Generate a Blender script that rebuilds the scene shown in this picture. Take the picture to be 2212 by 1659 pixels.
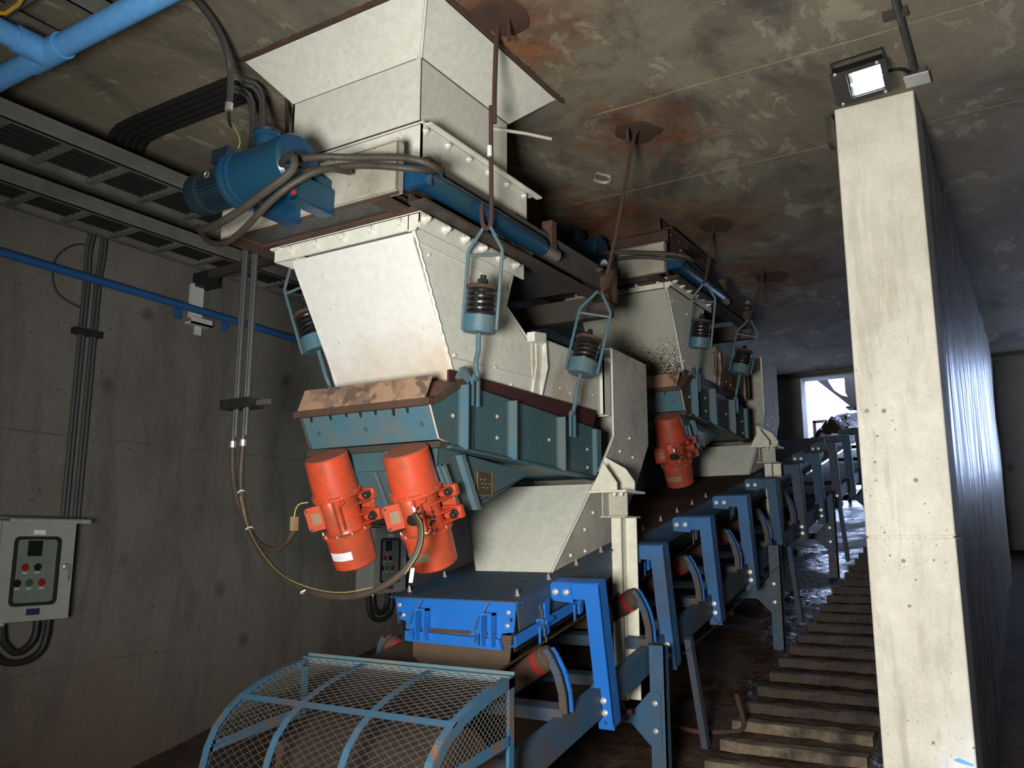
import bpy, bmesh, math, random
from mathutils import Vector, Matrix, Quaternion, noise
random.seed(7)
PI = math.pi
scn = bpy.context.scene
COL = scn.collection
for o in list(bpy.data.objects):
    bpy.data.objects.remove(o, do_unlink=True)

# ------------------------------------------------------------------ camera
yaw, pitch = math.radians(31.82), math.radians(10.5)
fwd = Vector((-math.sin(yaw)*math.cos(pitch), math.cos(yaw)*math.cos(pitch), math.sin(pitch)))
rgt = Vector((math.cos(yaw), math.sin(yaw), 0)); upv = rgt.cross(fwd)
cd = bpy.data.cameras.new('camera'); cam = bpy.data.objects.new('camera', cd); COL.objects.link(cam)
cam.matrix_world = Matrix(((rgt.x, upv.x, -fwd.x, 0), (rgt.y, upv.y, -fwd.y, 0), (rgt.z, upv.z, -fwd.z, 1.6), (0, 0, 0, 1)))
cd.sensor_fit = 'HORIZONTAL'; cd.sensor_width = 36; cd.lens = 36*1833/2212; cd.clip_start = .05
scn.camera = cam

# ------------------------------------------------------------------ world, lights, exposure
w = bpy.data.worlds.new('daylight'); scn.world = w; w.use_nodes = True
nt = w.node_tree; bg = nt.nodes['Background']
bg.inputs['Color'].default_value = (.50, .64, 1.0, 1); bg.inputs['Strength'].default_value = 11.0
scn.view_settings.view_transform = 'Standard'; scn.view_settings.look = 'None'
scn.view_settings.exposure = 0.0; scn.view_settings.gamma = 1
scn.view_settings.use_curve_mapping = False

def light(name, kind, loc, aim, power, color, **k):
    d = bpy.data.lights.new(name, kind); d.energy = power; d.color = color
    for a, v in k.items(): setattr(d, a, v)
    o = bpy.data.objects.new(name, d); COL.objects.link(o)
    o.location = loc; o.rotation_euler = (Vector(aim)-Vector(loc)).to_track_quat('-Z', 'Y').to_euler()
    return o
# hand-held work lamp beside the viewer, aimed up the tunnel
light('work_lamp_light', 'SPOT', (-.55, -.25, 1.5), (-1.32, 3.2, 1.95), 1020, (1.0, .975, .925), spot_size=math.radians(124), spot_blend=1.0, shadow_soft_size=.3)
# the floodlight hanging in front of the dividing wall
light('floodlight_beam', 'SPOT', (-.59, 4.08, 3.80), (-.9, 0.5, 0.9), 9, (.93, 1.0, .92), spot_size=math.radians(120), spot_blend=.8, shadow_soft_size=.07)

# ------------------------------------------------------------------ materials
def ramp(nt, fac, stops):
    n = nt.nodes.new('ShaderNodeValToRGB'); e = n.color_ramp.elements
    while len(e) > 1: e.remove(e[-1])
    for i, (p, c) in enumerate(stops):
        q = e[0] if i == 0 else e.new(p)
        q.position = p; q.color = (c if isinstance(c, tuple) else (c, c, c))[:3] + (1,)
    nt.links.new(fac, n.inputs[0]); return n.outputs[0]
def noise_n(nt, vec, scale, detail=4, rough=.55, dist=0):
    n = nt.nodes.new('ShaderNodeTexNoise'); n.inputs['Scale'].default_value = scale
    n.inputs['Detail'].default_value = detail; n.inputs['Roughness'].default_value = rough
    n.inputs['Distortion'].default_value = dist
    if vec: nt.links.new(vec, n.inputs['Vector'])
    return n.outputs['Fac']
def mapping(nt, vec, scale, loc=(0, 0, 0)):
    n = nt.nodes.new('ShaderNodeMapping'); n.inputs['Scale'].default_value = scale; n.inputs['Location'].default_value = loc
    nt.links.new(vec, n.inputs['Vector']); return n.outputs[0]
def mix(nt, fac, a, b, mode='MIX'):
    n = nt.nodes.new('ShaderNodeMix'); n.data_type = 'RGBA'; n.blend_type = mode
    for s, v in ((n.inputs[0], fac), (n.inputs[6], a), (n.inputs[7], b)):
        if isinstance(v, (int, float)): s.default_value = v
        elif isinstance(v, tuple): s.default_value = v[:3] + (1,)
        else: nt.links.new(v, s)
    return n.outputs[2]
def mth(nt, op, a, b=0.0, clamp=False):
    n = nt.nodes.new('ShaderNodeMath'); n.operation = op; n.use_clamp = clamp
    for s, v in ((n.inputs[0], a), (n.inputs[1], b)):
        if isinstance(v, (int, float)): s.default_value = v
        else: nt.links.new(v, s)
    return n.outputs[0]
def newmat(name):
    m = bpy.data.materials.new(name); m.use_nodes = True; nt = m.node_tree
    b = nt.nodes['Principled BSDF']; tc = nt.nodes.new('ShaderNodeTexCoord')
    return m, nt, b, tc.outputs['Object']
def bump(nt, b, h, strength=.3, dist=.01):
    n = nt.nodes.new('ShaderNodeBump'); n.inputs['Strength'].default_value = strength; n.inputs['Distance'].default_value = dist
    nt.links.new(h, n.inputs['Height']); nt.links.new(n.outputs[0], b.inputs['Normal'])
def setc(nt, sock, v):
    if isinstance(v, (int, float)): sock.default_value = v
    elif isinstance(v, tuple): sock.default_value = v[:3] + (1,)
    else: nt.links.new(v, sock)
def paint(name, col, dirt=(.12, .09, .06), damt=.35, rough=.45, metal=0., rust=0., scale=3., spots=0., spec=.5):
    m, nt, b, v = newmat(name)
    n1 = noise_n(nt, v, scale, 6, .62); n2 = noise_n(nt, v, scale*9, 5, .6)
    c = mix(nt, ramp(nt, n2, [(.35, 0.), (.75, 1.)]), col, tuple(x*.82 for x in col))
    lo = .78-.45*damt
    c = mix(nt, ramp(nt, n1, [(lo-.12, 0.), (lo+.16, min(1., damt*1.6))]), c, dirt)
    if rust:
        n3 = noise_n(nt, v, scale*2.3, 8, .7, .4)
        c = mix(nt, ramp(nt, n3, [(.72-.25*rust, 0.), (.78-.25*rust, 1.)]), c, mix(nt, n2, (.065, .032, .018), (.17, .085, .042)))
    if spots:
        n4 = noise_n(nt, v, 85, 2, .5)
        c = mix(nt, ramp(nt, n4, [(.76-.1*spots, 0.), (.79-.1*spots, 1.)]), c, (.05, .045, .03))
    setc(nt, b.inputs['Base Color'], c)
    setc(nt, b.inputs['Roughness'], ramp(nt, n2, [(.2, max(.05, rough-.12)), (.8, min(1., rough+.2))]))
    b.inputs['Metallic'].default_value = metal; b.inputs['Specular IOR Level'].default_value = spec
    bump(nt, b, n2, .12, .004)
    return m

M = {}
M['cream'] = paint('cream_paint', (.66, .67, .585), (.36, .33, .26), .22, .42, spots=.25)
M['cream_chute'] = paint('cream_chute_paint', (.72, .715, .665), (.45, .40, .30), .2, .42, spots=.45)
M['cream_dirty'] = paint('dusty_cream_paint', (.40, .39, .33), (.17, .14, .095), .45, .6, spots=.6)
M['cream_post'] = paint('cream_post_paint', (.62, .61, .50), (.28, .26, .18), .35, .5, spots=.5)
M['teal'] = paint('teal_paint', (.040, .098, .115), (.06, .055, .042), .5, .5, rust=.22, spots=.35)
M['teal_light'] = paint('light_teal_paint', (.055, .135, .175), (.115, .115, .095), .55, .45, rust=.2, scale=5)
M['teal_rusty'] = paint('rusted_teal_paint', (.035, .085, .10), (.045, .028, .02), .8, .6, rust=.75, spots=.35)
M['cream_streak'] = paint('rust_streaked_cream', (.60, .61, .54), (.30, .17, .07), .45, .5, rust=.3, spots=.4)
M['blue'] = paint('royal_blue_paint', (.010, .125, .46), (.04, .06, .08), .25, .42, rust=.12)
M['blue_dimmed'] = paint('dimmed_blue_paint', (.020, .105, .27), (.045, .05, .05), .5, .55, rust=.2)
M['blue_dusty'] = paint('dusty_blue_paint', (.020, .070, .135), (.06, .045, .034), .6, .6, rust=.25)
M['blue_dark'] = paint('hydraulic_blue_paint', (.006, .050, .125), (.015, .05, .045), .5, .3, rust=.1)
M['motor_blue'] = paint('dark_blue_grey_paint', (.009, .021, .033), (.03, .028, .026), .35, .45)
M['guard_blue'] = paint('weathered_blue_paint', (.022, .095, .165), (.07, .05, .04), .55, .6, rust=.6)
M['pipe_blue'] = paint('sky_blue_pipe_plastic', (.13, .40, .82), (.09, .33, .70), .2, .35)
M['wallpipe_blue'] = paint('wall_pipe_blue', (.018, .09, .26), (.02, .06, .12), .3, .45)
M['orange'] = paint('orange_motor_paint', (.52, .062, .024), (.20, .06, .026), .52, .33, spots=.6, scale=8)
M['orange_dusty'] = paint('dusty_orange_cap', (.30, .085, .04), (.17, .08, .045), .5, .6)
M['rust'] = paint('rusty_steel', (.070, .034, .020), (.03, .018, .014), .5, .85, scale=8)
M['rust_flap'] = paint('stained_rubber_flap', (.36, .23, .145), (.085, .055, .042), .55, .75, scale=5, rust=.35)
M['rust_bar'] = paint('rusted_rod', (.060, .027, .020), (.03, .018, .014), .5, .85, scale=14)
M['black'] = paint('black_rubber', (.010, .010, .010), (.022, .020, .018), .3, .55)
M['spring'] = paint('greasy_black_spring', (.014, .014, .014), (.05, .03, .02), .3, .28)
M['hose'] = paint('dusty_hose', (.050, .040, .028), (.018, .015, .012), .5, .6, scale=9)
M['flex'] = paint('brown_flexible_conduit', (.050, .035, .024), (.018, .014, .012), .5, .6, scale=9)
M['belt'] = paint('dusty_rubber_belt', (.028, .019, .014), (.052, .032, .021), .5, .85, spec=.2)
M['curtain'] = paint('brown_rubber_curtain', (.072, .046, .028), (.045, .028, .018), .4, .85, scale=10)
M['mud_plate'] = paint('mud_covered_plate', (.06, .036, .024), (.025, .016, .012), .5, .95, spec=.15)
M['galv'] = paint('galvanised_steel', (.12, .12, .11), (.06, .055, .048), .4, .5, metal=.4)
M['tray'] = paint('dusty_galvanised_tray', (.16, .155, .14), (.07, .065, .055), .5, .6, metal=.1)
M['conduit'] = paint('grey_conduit', (.055, .055, .055), (.03, .028, .025), .3, .5, metal=.2)
M['steel_dark'] = paint('dark_oily_steel', (.055, .05, .045), (.10, .055, .03), .45, .55, metal=.3, rust=.35)
M['bolt'] = paint('white_painted_bolt', (.66, .65, .58), (.36, .32, .26), .2, .45)
M['zinc'] = paint('zinc_bolt', (.62, .61, .57), (.3, .27, .2), .2, .3, metal=.7)
M['brass'] = paint('brass_fitting', (.50, .33, .14), (.2, .12, .05), .3, .35, metal=.7)
M['box'] = paint('grey_enamel', (.30, .31, .29), (.19, .18, .15), .3, .45)
M['white'] = paint('white_label', (.75, .75, .78), (.4, .4, .42), .3, .4)
M['whitebox'] = paint('pale_plastic_box', (.52, .52, .50), (.3, .3, .28), .2, .5)
M['redseal'] = paint('dark_red_rubber_seal', (.045, .012, .012), (.025, .01, .009), .4, .6)
M['red'] = paint('red_plastic', (.45, .02, .015), (.2, .02, .01), .2, .4)
M['redband'] = paint('red_roller_seal', (.28, .02, .018), (.15, .02, .01), .3, .4)
M['green'] = paint('green_plastic', (.05, .16, .07), (.03, .08, .04), .2, .35)
M['yellow'] = paint('yellow_cable', (.80, .42, .03), (.4, .2, .03), .2, .5)
M['earth'] = paint('yellow_green_earth_wire', (.34, .30, .10), (.10, .12, .04), .5, .5)
M['tan'] = paint('tan_tag', (.24, .16, .085), (.15, .09, .05), .4, .6)
M['plate'] = paint('bronze_name_plate', (.085, .065, .03), (.05, .035, .02), .3, .35, metal=.4)
M['navy'] = paint('dark_blue_sticker', (.02, .025, .09), (.02, .02, .05), .2, .4)
M['tread_muddy_dim'] = paint('dimmed_muddy_tread', (.055, .040, .028), (.018, .012, .009), .6, .8, scale=5)  # mud colour darkened on the farther treads in place of light falloff
M['orange_dimmed'] = paint('dimmed_orange_paint', (.38, .046, .022), (.12, .045, .025), .5, .45, spots=.4, scale=5)  # orange darkened for the far motor, its dim light put into the paint
M['tread'] = paint('muddy_concrete_tread', (.19, .145, .10), (.03, .02, .014), .62, .85, scale=6)
M['rail_steel'] = paint('bare_grey_steel', (.085, .08, .072), (.045, .035, .028), .45, .6, metal=.2)
M['darkpanel'] = paint('grey_gate_blade', (.060, .063, .062), (.06, .045, .035), .4, .5, metal=.2)
M['orange_cap'] = paint('roller_end_cap', (.45, .09, .05), (.2, .06, .03), .3, .5)

def concrete(name, base, dark, dmix=.5, wet=0., streak=False, hooks=None, spots=True, rough=.8, grain=1., foot=False, flakes=False, pits=False):
    m, nt, b, v = newmat(name)
    n1 = noise_n(nt, v, .9, 8, .62, .3); n2 = noise_n(nt, v, 6, 8, .68); n3 = noise_n(nt, v, 60, 4, .6)
    c = mix(nt, ramp(nt, n1, [(.36, 0.), (.66, dmix)]), base, dark)
    c = mix(nt, ramp(nt, n2, [(.38, 0.), (.75, .55)]), c, tuple(x*.55 for x in base))
    c = mix(nt, ramp(nt, n3, [(.3, 0.), (.8, .3)]), c, tuple(min(1, x*1.35) for x in base))
    if spots:
        vo = nt.nodes.new('ShaderNodeTexVoronoi'); vo.inputs['Scale'].default_value = 1.9; nt.links.new(v, vo.inputs['Vector'])
        c = mix(nt, ramp(nt, mth(nt, 'ADD', vo.outputs['Distance'], mth(nt, 'MULTIPLY', mth(nt, 'SUBTRACT', n2, .5), .22)), [(.02, .7), (.13, 0.)]), c, tuple(x*.35 for x in dark))
        vo2 = nt.nodes.new('ShaderNodeTexVoronoi'); vo2.inputs['Scale'].default_value = 14; nt.links.new(v, vo2.inputs['Vector'])
        c = mix(nt, ramp(nt, vo2.outputs['Distance'], [(.06, .9), (.10, 0.)]), c, tuple(x*.22 for x in dark))
    if pits:
        sp = nt.nodes.new('ShaderNodeSeparateXYZ'); nt.links.new(v, sp.inputs[0])
        for sc, lo, wgt in ((7, .055, .05), (16, .07, .09), (31, .07, .12)):
            vo = nt.nodes.new('ShaderNodeTexVoronoi'); vo.inputs['Scale'].default_value = sc; nt.links.new(v, vo.inputs['Vector'])
            k = mth(nt, 'ADD', vo.outputs['Distance'], mth(nt, 'MULTIPLY', mth(nt, 'SUBTRACT', sp.outputs['Z'], .7), wgt*.35))
            k = mth(nt, 'ADD', k, mth(nt, 'MULTIPLY', mth(nt, 'SUBTRACT', n1, .5), .5))
            c = mix(nt, ramp(nt, k, [(lo, .85), (lo+.035, 0.)]), c, tuple(x*.35 for x in dark))
        st = noise_n(nt, mapping(nt, v, (3.5, 1, .55)), 2.2, 7, .65, .4)
        c = mix(nt, ramp(nt, st, [(.52, 0.), (.66, .5)]), c, (.40, .36, .27))
        sc2 = noise_n(nt, mapping(nt, v, (14, 1, 1.2), (2, 0, 5)), 1.5, 3, .5)
        c = mix(nt, ramp(nt, sc2, [(.69, 0.), (.74, .45)]), c, (.22, .2, .16))
    if flakes:
        fl = noise_n(nt, mapping(nt, v, (1.5, .8, 1), (3, 1, 0)), 3.2, 8, .68, .5)
        c = mix(nt, ramp(nt, fl, [(.565, 0.), (.60, .7)]), c, (.34, .31, .23))
        fd = noise_n(nt, mapping(nt, v, (.9, .5, 1), (7, 4, 0)), 1.3, 7, .65, .8)
        c = mix(nt, ramp(nt, fd, [(.50, 0.), (.64, .8)]), c, (.05, .046, .042))
    if foot:
        sp = nt.nodes.new('ShaderNodeSeparateXYZ'); nt.links.new(v, sp.inputs[0])
        k = mth(nt, 'ADD', sp.outputs['Z'], mth(nt, 'MULTIPLY', mth(nt, 'SUBTRACT', n1, .5), 1.6))
        c = mix(nt, ramp(nt, mth(nt, 'MULTIPLY', k, .5), [(.15, .75), (.62, 0.)]), c, (.085, .055, .033))
        st = noise_n(nt, mapping(nt, v, (1, 2.2, .5)), 1.1, 8, .7, .5)
        c = mix(nt, ramp(nt, st, [(.5, 0.), (.68, .6)]), c, (.05, .045, .038))
    rr = ramp(nt, n2, [(.3, max(.02, rough-.15)), (.7, min(1., rough+.1))])
    if streak:
        s = noise_n(nt, mapping(nt, v, (1, 5.5, .28)), 2.4, 6, .6, .6)
        s2 = noise_n(nt, mapping(nt, v, (1, 20, .5)), 2., 4, .6)
        c = mix(nt, ramp(nt, s, [(.46, 0.), (.56, .8)]), c, (.10, .085, .065))
        c = mix(nt, ramp(nt, s2, [(.55, 0.), (.66, .7)]), c, (.05, .045, .04))
        rr = ramp(nt, s, [(.38, .16), (.6, .62)])
    if hooks:
        pos = v; wn = noise_n(nt, v, 5, 5, .65); acc = None
        for hx, hy, r in hooks:
            vm = nt.nodes.new('ShaderNodeVectorMath'); vm.operation = 'DISTANCE'
            nt.links.new(mapping(nt, pos, (1, .72, 0)), vm.inputs[0]); vm.inputs[1].default_value = (hx, hy*.72, 0)
            d = mth(nt, 'MULTIPLY', vm.outputs['Value'], 1/r)
            d = mth(nt, 'ADD', d, mth(nt, 'MULTIPLY', mth(nt, 'SUBTRACT', wn, .5), 2.2))
            k = ramp(nt, d, [(.10, 1.), (1.0, 0.)])
            acc = k if acc is None else mth(nt, 'MAXIMUM', acc, k)
        c = mix(nt, acc, c, mix(nt, ramp(nt, n2, [(.35, 0.), (.65, 1.)]), (.23, .085, .025), (.07, .026, .014)))
    setc(nt, b.inputs['Base Color'], c); setc(nt, b.inputs['Roughness'], rr)
    hh = mth(nt, 'ADD', mth(nt, 'MULTIPLY', n2, 1.6), mth(nt, 'MULTIPLY', n3, .35))
    bump(nt, b, hh, .35*grain, .02)
    return m
HOOKS = [(-1.86, 2.92, .5), (-1.79, 4.24, .42), (-1.9, 5.92, .5), (-1.88, 7.45, .6), (-2.55, 5.55, .7)]
M['wallL'] = concrete('left_wall_concrete', (.155, .147, .128), (.078, .068, .055), .75, foot=True)
M['ceil'] = concrete('ceiling_concrete', (.235, .208, .148), (.075, .062, .045), .8, hooks=HOOKS, spots=False, flakes=True)
M['pillar'] = concrete('pale_pillar_concrete', (.80, .765, .66), (.60, .545, .43), .7, grain=.6, rough=.75, spots=False, pits=True)
M['wallwet'] = concrete('wet_streaked_concrete', (.42, .40, .35), (.20, .18, .15), .6, streak=True, spots=False)
M['wallfar'] = concrete('far_wall_concrete', (.36, .35, .33), (.2, .19, .18), .5)
M['ridge_dark'] = paint('grey_cement_joint', (.115, .108, .09), (.06, .05, .042), .5, .85)
M['ridge'] = paint('pale_cement_ridge', (.27, .245, .185), (.15, .13, .10), .5, .85)
def blotched(name, a_, b_, c_, scale):
    m, nt, b, v = newmat(name); n1 = noise_n(nt, mapping(nt, v, (1, 1, .55)), scale, 7, .65, 1.2); n2 = noise_n(nt, v, scale*3, 5, .6, .5)
    c = mix(nt, ramp(nt, n1, [(.44, 0.), (.52, 1.)]), a_, b_); c = mix(nt, ramp(nt, n2, [(.52, 0.), (.6, .85)]), c, c_)
    setc(nt, b.inputs['Base Color'], c); b.inputs['Roughness'].default_value = .75; bump(nt, b, n2, .3, .004); return m
def stained(name, col, pt, r, dirt, amt, speck=False):
    """paint with one stain of its own around a fixed point of the sheet"""
    m, nt, b, v = newmat(name)
    n2 = noise_n(nt, v, 27, 5, .6); n1 = noise_n(nt, v, 3, 6, .6); n4 = noise_n(nt, v, 90, 2, .5)
    c = mix(nt, ramp(nt, n2, [(.35, 0.), (.75, 1.)]), col, tuple(x*.88 for x in col))
    vm = nt.nodes.new('ShaderNodeVectorMath'); vm.operation = 'DISTANCE'
    nt.links.new(mapping(nt, v, (.35, 1, 1.)), vm.inputs[0]); vm.inputs[1].default_value = (pt[0]*.35, pt[1], pt[2])
    d = mth(nt, 'MULTIPLY', vm.outputs['Value'], 1/r)
    if speck:
        d2 = mth(nt, 'ADD', d, mth(nt, 'MULTIPLY', mth(nt, 'SUBTRACT', n4, .5), 4.))
        k = ramp(nt, d2, [(.45, 1.), (.7, 0.)])
    else:
        d2 = mth(nt, 'ADD', d, mth(nt, 'MULTIPLY', mth(nt, 'SUBTRACT', n1, .5), 1.4)); k = ramp(nt, d2, [(.0, 1.), (1., 0.)])
    c = mix(nt, mth(nt, 'MULTIPLY', k, amt), c, dirt)
    c = mix(nt, ramp(nt, n4, [(.74, 0.), (.77, 1.)]), c, tuple(x*.4 for x in col))
    setc(nt, b.inputs['Base Color'], c); b.inputs['Roughness'].default_value = .45
    bump(nt, b, n2, .1, .004); return m
M['cream_chute'] = stained('bright_cream_chute_paint', (.665, .66, .625), (.40, -.17, .0), .34, (.46, .33, .19), .9)
M['rust_flap'] = blotched('stained_rubber_flap', (.30, .185, .115), (.17, .11, .075), (.075, .055, .043), 4.5)
M['dim_foot_dirt'] = stained('dim_dirt_speckled_cream', (.36, .36, .30), (.0, -.17, -.02), .28, (.05, .032, .02), .95, True)  # cream base darkened to carry the far chute's shade; the speckle is dirt
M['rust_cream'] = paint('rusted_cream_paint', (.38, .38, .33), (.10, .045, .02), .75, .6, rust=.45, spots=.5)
def mud(name):
    m, nt, b, v = newmat(name)
    n1 = noise_n(nt, v, 1.6, 6, .6, .5); n2 = noise_n(nt, v, 9, 6, .62, .6); n3 = noise_n(nt, mapping(nt, v, (1, .45, 1)), 26, 3, .5)
    c = mix(nt, ramp(nt, n2, [(.35, 0.), (.7, 1.)]), (.030, .018, .012), (.065, .04, .026))
    setc(nt, b.inputs['Base Color'], c)
    setc(nt, b.inputs['Roughness'], ramp(nt, n1, [(.44, .10), (.56, .62)]))
    b.inputs['Specular IOR Level'].default_value = .6
    bump(nt, b, mth(nt, 'ADD', n2, mth(nt, 'MULTIPLY', n3, .45)), .5, .05)
    return m
M['mud'] = mud('wet_mud_floor')
M['mud_dry'] = paint('drying_mud', (.055, .038, .026), (.025, .017, .012), .5, .85, spec=.2)
def glow(name, col, st):
    m, nt, b, v = newmat(name)
    b.inputs['Base Color'].default_value = (.8, .8, .8, 1)
    b.inputs['Emission Color'].default_value = col + (1,); b.inputs['Emission Strength'].default_value = st
    return m
M['lamp'] = glow('lit_lamp_tube', (.94, 1., .96), 16.)
def mirror():
    m, nt, b, v = newmat('reflector_metal'); b.inputs['Base Color'].default_value = (.75, .78, .76, 1)
    b.inputs['Metallic'].default_value = .9; b.inputs['Roughness'].default_value = .22; return m
M['reflector'] = mirror()
def glass(name, rough=.05):
    m, nt, b, v = newmat(name); b.inputs['Base Color'].default_value = (.9, .95, .93, 1)
    b.inputs['Transmission Weight'].default_value = 1; b.inputs['Roughness'].default_value = rough; b.inputs['IOR'].default_value = 1.45
    return m
def pane():
    m = bpy.data.materials.new('clear_pane'); m.use_nodes = True; nt = m.node_tree; nt.nodes.clear()
    o = nt.nodes.new('ShaderNodeOutputMaterial'); t_ = nt.nodes.new('ShaderNodeBsdfTransparent'); gl = nt.nodes.new('ShaderNodeBsdfGlossy')
    t_.inputs[0].default_value = (.88, .92, .9, 1); gl.inputs['Roughness'].default_value = .05; mx = nt.nodes.new('ShaderNodeMixShader'); mx.inputs[0].default_value = .05
    nt.links.new(t_.outputs[0], mx.inputs[1]); nt.links.new(gl.outputs[0], mx.inputs[2]); nt.links.new(mx.outputs[0], o.inputs[0]); return m
M['glass'] = pane()

# ------------------------------------------------------------------ geometry helper
class G:
    def __init__(s): s.b = bmesh.new()
    def quad(s, idx, vs):
        for f in idx:
            try: s.b.faces.new([vs[i] for i in f])
            except ValueError: pass
    def box(s, a, c, R=None, piv=None):
        x0, y0, z0 = [min(a[i], c[i]) for i in range(3)]; x1, y1, z1 = [max(a[i], c[i]) for i in range(3)]
        P = [Vector(p) for p in ((x0, y0, z0), (x1, y0, z0), (x1, y1, z0), (x0, y1, z0), (x0, y0, z1), (x1, y0, z1), (x1, y1, z1), (x0, y1, z1))]
        if R is not None:
            pv = Vector(piv) if piv is not None else sum(P, Vector())/8
            P = [R @ (p-pv)+pv for p in P]
        vs = [s.b.verts.new(p) for p in P]
        s.quad([(0, 3, 2, 1), (4, 5, 6, 7), (0, 1, 5, 4), (1, 2, 6, 5), (2, 3, 7, 6), (3, 0, 4, 7)], vs); return s
    def bar(s, p, q, w, h, up=(0, 0, 1)):
        p, q = Vector(p), Vector(q); d = (q-p).normalized(); u = Vector(up); sd = d.cross(u)
        if sd.length < 1e-4: sd = d.cross(Vector((1, 0, 0)))
        sd.normalize(); u = sd.cross(d).normalized()
        P = [e + sd*(a*w/2) + u*(c*h/2) for e in (p, q) for a, c in ((-1, -1), (1, -1), (1, 1), (-1, 1))]
        vs = [s.b.verts.new(x) for x in P]
        s.quad([(0, 1, 2, 3), (7, 6, 5, 4), (0, 4, 5, 1), (1, 5, 6, 2), (2, 6, 7, 3), (3, 7, 4, 0)], vs); return s
    def prism(s, pts, off):
        """polygon of 3-D points, given thickness by the offset vector"""
        off = Vector(off); A = [s.b.verts.new(Vector(p)) for p in pts]; B = [s.b.verts.new(Vector(p)+off) for p in pts]
        n = len(pts); s.b.faces.new(A[::-1]); s.b.faces.new(B)
        for i in range(n): s.b.faces.new([A[i], A[(i+1) % n], B[(i+1) % n], B[i]])
        return s
    def px(s, yz, x, t): return s.prism([(x, y, z) for y, z in yz], (t, 0, 0))
    def py(s, xz, y, t): return s.prism([(x, y, z) for x, z in xz], (0, t, 0))
    def pz(s, xy, z, t): return s.prism([(x, y, z) for x, y in xy], (0, 0, t))
    def cyl(s, p, q, r, r2=None, n=16, cap=True):
        return s.lathe([(r, 0), (r if r2 is None else r2, (Vector(q)-Vector(p)).length)], p, Vector(q)-Vector(p), n, cap)
    def lathe(s, prof, p, d, n=20, cap=True):
        p = Vector(p); d = Vector(d).normalized(); a = d.orthogonal().normalized(); c = d.cross(a)
        rings = []
        for r, h in prof:
            rings.append([s.b.verts.new(p + d*h + (a*math.cos(2*PI*i/n)+c*math.sin(2*PI*i/n))*max(r, 1e-5)) for i in range(n)])
        for A, B in zip(rings, rings[1:]):
            for i in range(n): s.b.faces.new([A[i], A[(i+1) % n], B[(i+1) % n], B[i]])
        if cap:
            s.b.faces.new(rings[0][::-1]); s.b.faces.new(rings[-1])
        return s
    def tube(s, pts, r, n=8, smooth=0):
        P = [Vector(p) for p in pts]
        for _ in range(smooth):
            Q = [P[0]]
            for a, b in zip(P, P[1:]): Q += [a*.75+b*.25, a*.25+b*.75]
            Q.append(P[-1]); P = Q
        rings = []; up = None
        for i, p in enumerate(P):
            d = (P[min(i+1, len(P)-1)]-P[max(i-1, 0)]).normalized()
            if up is None: up = d.orthogonal().normalized()
            up = (up - d*up.dot(d)); up = up.normalized() if up.length > 1e-5 else d.orthogonal().normalized()
            c = d.cross(up)
            rings.append([s.b.verts.new(p+(up*math.cos(2*PI*k/n)+c*math.sin(2*PI*k/n))*r) for k in range(n)])
        for A, B in zip(rings, rings[1:]):
            for i in range(n): s.b.faces.new([A[i], A[(i+1) % n], B[(i+1) % n], B[i]])
        s.b.faces.new(rings[0][::-1]); s.b.faces.new(rings[-1]); return s
    def rounded(s, w, h, r, org, ux, uy, thick):
        org, ux, uy = Vector(org), Vector(ux), Vector(uy); pts = []
        for cx, cy, a0 in ((w/2-r, h/2-r, 0), (-w/2+r, h/2-r, 90), (-w/2+r, -h/2+r, 180), (w/2-r, -h/2+r, 270)):
            for k in range(5):
                a = math.radians(a0+k*22.5); pts.append(org+ux*(cx+r*math.cos(a))+uy*(cy+r*math.sin(a)))
        return s.prism(pts, ux.cross(uy)*thick)
def mesh_of(g, name, origin=(0, 0, 0), ang=35):
    o = Vector(origin)
    for v in g.b.verts: v.co -= o
    bmesh.ops.recalc_face_normals(g.b, faces=g.b.faces)
    me = bpy.data.meshes.new(name); g.b.to_mesh(me); g.b.free()
    for p in me.polygons: p.use_smooth = True
    me.set_sharp_from_angle(angle=math.radians(ang)); return me
class Thing:
    def __init__(s, name, label, cat, loc, group=None):
        s.loc = Vector(loc); s.o = bpy.data.objects.new(name, None); COL.objects.link(s.o)
        s.o.empty_display_size = .1; s.o.location = s.loc; s.o['label'] = label; s.o['category'] = cat
        if group: s.o['group'] = group
    def part(s, name, g, mat, parent=None, label=None, bev=0, ang=35, kind=None):
        me = mesh_of(g, name, s.loc, ang); me.materials.append(M[mat])
        ob = bpy.data.objects.new(name, me); COL.objects.link(ob); ob.parent = parent or s.o
        if label: ob['label'] = label
        if kind: ob['kind'] = kind
        if bev:
            b = ob.modifiers.new('bevel', 'BEVEL'); b.width = bev; b.segments = 1; b.limit_method = 'ANGLE'
        return ob
    def inst(s, name, me, pos, rot=None, parent=None):
        ob = bpy.data.objects.new(name, me); COL.objects.link(ob); ob.parent = parent or s.o
        ob.location = Vector(pos)-s.loc
        if rot is not None: ob.rotation_euler = rot.to_euler()
        return ob
def one(name, label, cat, g, mat, group=None, bev=0, kind=None):
    vs = [v.co for v in g.b.verts]
    o = Vector(((min(v.x for v in vs)+max(v.x for v in vs))/2, (min(v.y for v in vs)+max(v.y for v in vs))/2, min(v.z for v in vs)))
    me = mesh_of(g, name, o); me.materials.append(M[mat])
    ob = bpy.data.objects.new(name, me); COL.objects.link(ob); ob.location = o
    ob['label'] = label; ob['category'] = cat
    if group: ob['group'] = group
    if kind: ob['kind'] = kind
    return ob
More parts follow.
